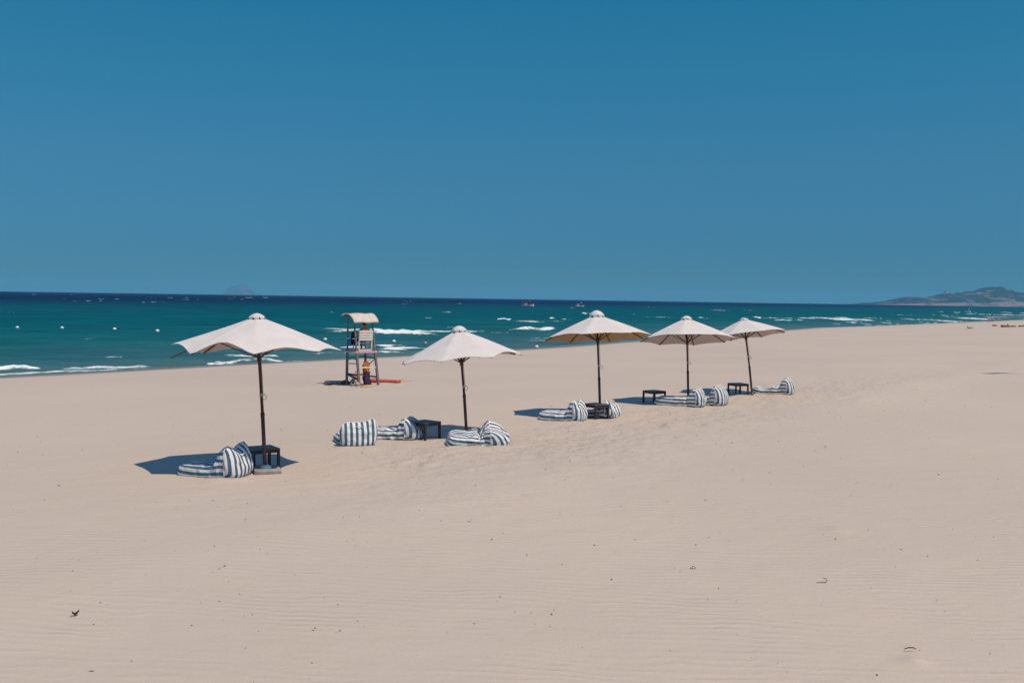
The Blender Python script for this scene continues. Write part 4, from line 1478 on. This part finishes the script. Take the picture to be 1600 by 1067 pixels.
    # boards on the sand
    def board(name, label, a_px, b_px, wid, mat, th=0.07, lift=0.06, tipf=0.22, tip_mat=None):
        a, b = at(*a_px), at(*b_px)
        d = b - a
        L = d.length
        o = thing(name, label, 'board', a + Vector((0, 0, lift)), math.atan2(d.y, d.x))
        n = 26
        P = []
        for i in range(n):
            u = i / (n - 1)
            wd = wid / 2 * (min(1, (u / 0.10 + 0.05)) ** 0.5) * (min(1, (1 - u) / tipf + 0.02)) ** 0.6
            zz = 0.03 * max(0, (u - 0.75) / 0.25) ** 2
            tt = th / 2 * min(1, 0.25 + (1 - u) / tipf)
            P.append([(u * L, wd * math.cos(q) * 1.0, zz + tt * math.sin(q)) for q in np.linspace(0, 2 * math.pi, 17)])
        MB().grid(np.array(P)).build('deck', mat, o, True)
        MB().bar((0.12 * L, 0, th / 2 + 0.004), (0.18 * L, 0, th / 2 + 0.004), 0.05, 0.012).build('strap', M['black_cloth'], o)
        return o
    board('rescue_board', 'long yellow rescue board lying behind the red one right of the lifeguard tower', (577, 594.3), (643, 596), 0.45, M['yellow_board'], 0.09, 0.05)
    board('rescue_board', 'red rescue board lying in front of the long yellow one', (574, 597.2), (626, 598), 0.36, M['red_board'], 0.15, 0.08, 0.05)
    board('float_board', 'worn yellow board lying flat under the near legs of the tower', (563, 605), (590, 604.2), 0.30, M['yellow_board'], 0.06, 0.03, 0.15)
    return t


build_tower()

# ------------------------------------------------------------------ swimming line buoys
def buoy(px, py, r, mat, label, group=None, z=0.0, cap=None):
    r *= 0.8
    p = at_z(px, py, z)
    o = thing('buoy', label, 'buoy', p + Vector((0, 0, r * 0.35)), 0, group)
    MB().lathe([(0.004, r * 0.95), (r * .5, r * .86), (r * .87, r * .5), (r, 0), (r * .87, -r * .5), (r * .5, -r * .86), (0.004, -r)], 20).build('float', mat, o, True)
    MB().tube([(0, 0, r * .9), (r * .18, 0, r * 1.12), (0, 0, r * 1.28), (-r * .18, 0, r * 1.12), (0, 0, r * .9)], r * 0.07, 6).build('eye', M['rope'], o, True)
    MB().lathe([(r * 1.005, -r * 0.1), (r * 1.03, 0.0), (r * 1.005, r * 0.1)], 20).build('band', cap or M['rope_pale'], o, True)
    return o


G = 'white swimming-line buoys afloat off the beach'
buoy(27, 513, 0.27, M['buoy'], 'leftmost white buoy floating on the teal water', G)
buoy(97, 513.5, 0.27, M['buoy'], 'second white buoy from the left on the teal water', G)
buoy(179, 515.5, 0.29, M['buoy'], 'third white buoy from the left, well left of the nearest parasol', G)
buoy(246, 518.5, 0.30, M['buoy'], 'white buoy closest to the left hem of the nearest parasol', G)
buoy(508, 531.8, 0.26, M['buoy'], 'white buoy just left of the lifeguard tower', G)
buoy(615.5, 534.8, 0.25, M['buoy'], 'white buoy right of the lifeguard tower, before the second parasol', G)
buoy(664.5, 537.5, 0.24, M['buoy_red'], 'pinkish red buoy above the left slope of the low parasol', G)
buoy(838.5, 543.3, 0.24, M['buoy'], 'white buoy with an orange band washed up at the water edge in the middle', G, 0.05, M['buoy_orange'])


# ------------------------------------------------------------------ boats
def boat(label, px0, px1, py, head, hull_m, trim_m, roof_m, name='fishing_boat', group='fishing boats anchored offshore'):
    a, b = at_z(px0, py, 0.0), at_z(px1, py, 0.0)
    L = abs(b.x - a.x) / max(0.5, abs(math.cos(R(head))))
    c = (a + b) / 2
    dr = c.length
    c.z = -dr * dr / (2 * 6.371e6)
    t = thing(name, label, 'boat', c, R(head), group)
    n = 15
    P = []
    for i in range(n):
        u = i / (n - 1)
        x = (u - 0.5) * L
        hw = L * 0.155 * (0.72 + 0.28 * math.sin(math.pi * min(1, u * 1.25))) * (1 - max(0, (u - 0.62) / 0.38) ** 2.2) + 0.03
        sheer = L * (0.115 + 0.10 * max(0, (u - 0.45) / 0.55) ** 2 + 0.03 * max(0, (0.3 - u) / 0.3) ** 2)
        P.append([(x, -hw, sheer), (x, -hw * 0.9, sheer * 0.45), (x, -hw * 0.55, -0.15), (x, 0, -0.4), (x, hw * 0.55, -0.15), (x, hw * 0.9, sheer * 0.45), (x, hw, sheer)])
    P = np.array(P)
    mb = MB().grid(P)
    mb.f.append(tuple(range(7)))
    hull = mb.build('hull', hull_m, t, False, thick=0.08)
    deck = np.array([[(p[0][0], p[0][1] * 0.97, p[0][2] * 0.80), (p[6][0], p[6][1] * 0.97, p[6][2] * 0.80)] for p in P])
    MB().grid(deck).build('deck', trim_m, t)
    gl = MB()
    for s in (0, 6):
        for i in range(n - 1):
            gl.bar(P[i][s], P[i + 1][s], 0.12, 0.12)
    gl.build('gunwale', trim_m, hull)
    z0 = L * 0.09
    cb = MB().box((-L * 0.20, 0, z0 + L * 0.10), (L * 0.26, L * 0.19, L * 0.20)).build('cabin', M['hull_white'], t, bevel=0.04)
    MB().box((-L * 0.20, 0, z0 + L * 0.215), (L * 0.34, L * 0.25, L * 0.025)).build('cabin_roof', roof_m, t, bevel=0.02)
    for y in (-1, 1):
        for k2 in (-0.07, 0.07):
            MB().box((-L * 0.20 + k2 * L, y * L * 0.0965, z0 + L * 0.14), (L * 0.08, 0.03, L * 0.06)).build('window', M['glass_dark'], cb)
    MB().tube([(L * 0.02, 0, z0), (L * 0.02, 0, z0 + L * 0.46)], L * 0.008, 8).build('mast', M['pole'], t, True)
    MB().tube([(L * 0.02, 0, z0 + L * 0.10), (L * 0.30, 0, z0 + L * 0.36)], L * 0.007, 8).build('boom', M['pole'], t, True)
    MB().grid(np.array([[(L * 0.14 + i * L * 0.022, 0.03 * math.sin(i * 1.9), z0 + L * (0.40 - j * 0.03)) for j in range(4)] for i in range(6)])).build('flag', trim_m, t, thick=0.01)
    MB().tube([(L * 0.02, 0, z0 + L * 0.44), (L * 0.47, 0, L * 0.22)], L * 0.004, 6).build('stay', M['rope'], t, True)
    for y in (-1, 1):
        MB().tube([(-L * 0.38, y * L * 0.11, z0), (-L * 0.38, y * L * 0.11, z0 + L * 0.17)], L * 0.006, 6).build('post', M['pole'], t, True)
    MB().box((-L * 0.41, 0, z0 + L * 0.18), (L * 0.13, L * 0.24, 0.05)).build('awning', M['canvas'], t)
    return t


boat('larger white and red fishing boat with a red cabin roof near the horizon', 816, 834, 478.6, 12, M['hull_white'], M['red_paint'], M['red_paint'])
boat('smaller bluish fishing boat with a raised bow near the horizon, right of the red one', 899, 912, 480.0, 18, M['hull_blue'], M['hull_white'], M['hull_white'])
p = at_z(1512.5, 488, 0.0)
t = thing('dinghy', 'tiny white dinghy with a slanting mast off the far right beach', 'boat', (p.x, p.y, -0.02), R(10))
P = []
for i in range(11):
    u = i / 10
    hw = 0.75 * (1 - max(0, (u - 0.5) / 0.5) ** 2) + 0.03
    P.append([((u - 0.5) * 4.0, -hw, 0.55 + 0.2 * u), ((u - 0.5) * 4.0, -hw * 0.7, 0.0), ((u - 0.5) * 4.0, 0, -0.2), ((u - 0.5) * 4.0, hw * 0.7, 0.0), ((u - 0.5) * 4.0, hw, 0.55 + 0.2 * u)])
mb = MB().grid(np.array(P))
mb.f.append(tuple(range(5)))
mb.build('hull', M['buoy'], t, thick=0.05)
MB().tube([(0.3, 0, 0.1), (0.2, 0, 1.4), (1.1, 0, 2.9)], 0.05, 8).build('mast', M['buoy'], t, True)
MB().box((-0.4, 0, 0.42), (0.3, 1.2, 0.05)).build('thwart', M['grey_wood'], t)

# ------------------------------------------------------------------ walkers far along the beach
for (px, py, ph, rz, lb) in ((1545.3, 502.2, 1.0, 200, 'left of two tiny walkers in white tops at the far right water edge'),
                             (1550.0, 502.0, -1.0, 210, 'right of two tiny walkers in white tops at the far right water edge')):
    J, E, TS, SH = walking_figure(ph)
    person(lb, on_ground(px, 240.0 + 3 * ph), R(rz), J, E, TS, SH, (0.025, 0, 1.625), 0.105, M['buoy'], M['black_cloth'], 'walkers at the far water edge')

# ------------------------------------------------------------------ driftwood, leaf, twig, shell, debris
def driftwood(px, py, L, r, rz, label, seed):
    rs = random.Random(seed)
    p = at(px, py)
    t = thing('driftwood', label, 'driftwood', p, R(rz), 'driftwood washed up on the far beach')
    pts = [(-L / 2 + L * i / 7, rs.uniform(-.1, .1), r * 0.6 + rs.uniform(-.04, .06)) for i in range(8)]
    MB().tube(pts, [r * (1 - 0.07 * i) * rs.uniform(0.85, 1.1) for i in range(8)], 9).build('log', M['driftwood'], t, True)
    for q in range(3):
        i = rs.randint(2, 6)
        a = Vector(pts[i])
        MB().tube([a, a + Vector((rs.uniform(-.3, .4), rs.uniform(-.5, .5), rs.uniform(.1, .35)))], [r * .5, r * .2], 6).build('branch', M['driftwood'], t, True)
    return t


driftwood(1576, 511, 2.4, 0.20, 4, 'longest reddish driftwood log on the sand at the far right edge', 1)
driftwood(1555, 509.5, 0.8, 0.13, 10, 'short driftwood piece left of the long reddish log', 2)
driftwood(1597, 510.5, 1.0, 0.13, -15, 'driftwood piece at the right picture edge beyond the long log', 3)
driftwood(1513.5, 513.5, 0.35, 0.14, 30, 'dark stump of driftwood on the open sand below the breakers at right', 4)

p = at(118, 962)
lf = thing('leaf', 'dark red-brown dead leaf lying on the bare sand at lower left', 'leaf', p + Vector((0, 0, 0.006)), R(50))
P = np.array([[((u - .5) * 0.075, v * 0.020 * math.sin(math.pi * min(.98, u + .02)), 0.020 * abs(v) + 0.03 * (u - .5) ** 2 * 4 + 0.006) for v in np.linspace(-1, 1, 7)] for u in np.linspace(0, 1, 10)])
MB().grid(P).build('blade', M['leaf'], lf, True, thick=0.002)
MB().tube([(-0.037, 0, 0.015), (-0.05, 0.003, 0.008), (-0.062, 0.001, 0.004)], 0.0016, 6).build('stalk', M['twig'], lf, True)
p = at(1286, 911)
tw = MB().tube([(-0.075, 0.0, 0.008), (-0.03, 0.006, 0.010), (0.01, 0.002, 0.012), (0.035, -0.012, 0.022), (0.045, -0.01, 0.040), (0.030, 0.004, 0.058), (0.0, 0.012, 0.066)], 0.004, 7).build('twig', M['twig'], None, True)
tw.location = p
set_props(tw, 'small brown twig bent into a hook on the sand at lower right', 'twig')
p = at(1083, 888)
sh = thing('shell', 'small bright white shell on the sand below the middle right', 'shell', p + Vector((0, 0, 0.012)))
sh.scale = (1.6, 1.6, 1.6)
P = np.array([[(0.026 * r_ * math.cos(a), 0.026 * r_ * math.sin(a) - 0.01, 0.020 * (1 - r_ * r_) + 0.0015 * math.cos(a * 12) * r_) for r_ in np.linspace(0.02, 1, 6)] for a in np.linspace(-0.3, math.pi + 0.3, 20)])
MB().grid(P).build('valve', M['shell'], sh, True, thick=0.002)
MB().lathe([(0.006, 0.0), (0.007, 0.008), (0.003, 0.013)], 8, (0, -0.012, 0)).build('hinge', M['shell'], sh, True)
p = at(1424, 1020)
sk = MB().tube([(-0.06, 0.03, 0.028), (-0.02, 0.035, 0.042), (0.03, 0.034, 0.043), (0.06, 0.03, 0.03)], [0.003, 0.006, 0.006, 0.003], 7).build('stick', M['twig'], None, True)
sk.location = p
set_props(sk, 'dark little stick lying on a small wind-blown mound of sand at lower right', 'stick')


def build_debris():
    v, f = [], []
    N = 800
    r_ = rng.uniform(0, 1, (N, 8))
    for i in range(N):
        if i % 3 == 0:      # strewn along the lip in front of the bags
            t = 6 + 40 * r_[i, 0]
            n = 9.5 + 3.2 * (r_[i, 1] + r_[i, 6] - 1) * 1.4
            x, y = TX * t + NX * n, TY * t + NY * n
        else:
            d = 7.0 + 26 * r_[i, 0] ** 1.3
            a = (r_[i, 1] - 0.5) * 1.1
            x, y = d * math.sin(a), d * math.cos(a)
        z = float(ground_h(np.array([x]), np.array([y]))[0]) + 0.006
        s = 0.0035 + 0.010 * r_[i, 2] ** 5 + 0.00016 * y
        el = 1 + 1.6 * r_[i, 3]
        an = math.pi * r_[i, 4]
        c, q = math.cos(an), math.sin(an)
        b = len(v)
        for (px, py, pz) in ((-1, 0, 0), (0, -.5, 0), (1, 0, 0), (0, .5, 0), (0.1, 0, .8)):
            v.append((x + s * (el * px * c - py * q), y + s * (el * px * q + py * c), z + s * pz - 0.002))
        f += [(b, b + 1, b + 4), (b + 1, b + 2, b + 4), (b + 2, b + 3, b + 4), (b + 3, b, b + 4)]
    me = bpy.data.meshes.new('beach_debris')
    me.from_pydata(v, [], f)
    o = link('beach_debris', me, M['debris'])
    set_props(o, 'tiny dark bits of plant and shell debris strewn over the sand', None, None, 'stuff')


build_debris()

# ------------------------------------------------------------------ flag on a pole just outside the right edge: its shadow falls into the picture
def flagpole():
    tip = at(1571, 582.5)                                    # where the shadow of the pole top falls
    Hh = 6.2
    k_ = Hh / SUN.z
    base = tip + Vector((SUN.x * k_, SUN.y * k_, 0))
    base.z = tip.z
    t = thing('flagpole', 'thin metal flagpole with a small red beach flag beyond the right edge', 'flagpole', base)
    MB().tube([(0, 0, -0.3), (0, 0, Hh)], 0.03, 10).build('pole', M['metal'], t, True)
    P = np.array([[(-0.02 - 1.75 * u, 0.10 * math.sin(u * 6) - 0.70 * u, Hh - 0.06 - v * (1.45 - 0.55 * math.sin(u * 4)) * (1 - 0.75 * u) - 0.05 * u) for v in np.linspace(0, 1, 8)] for u in np.linspace(0, 1, 22)])
    MB().grid(P).build('flag', M['flag'], t, True, thick=0.004)
    MB().tube([(0, 0, Hh * 0.93), (1.5, -0.55, 0.0)], 0.012, 6).build('guy_rope', M['rope_pale'], t, True)
    MB().lathe([(0.03, 0.0), (0.05, 0.03), (0.04, 0.07), (0.003, 0.09)], 10, (0, 0, Hh)).build('finial', M['metal'], t, True)


flagpole()
bpy.context.view_layer.update()
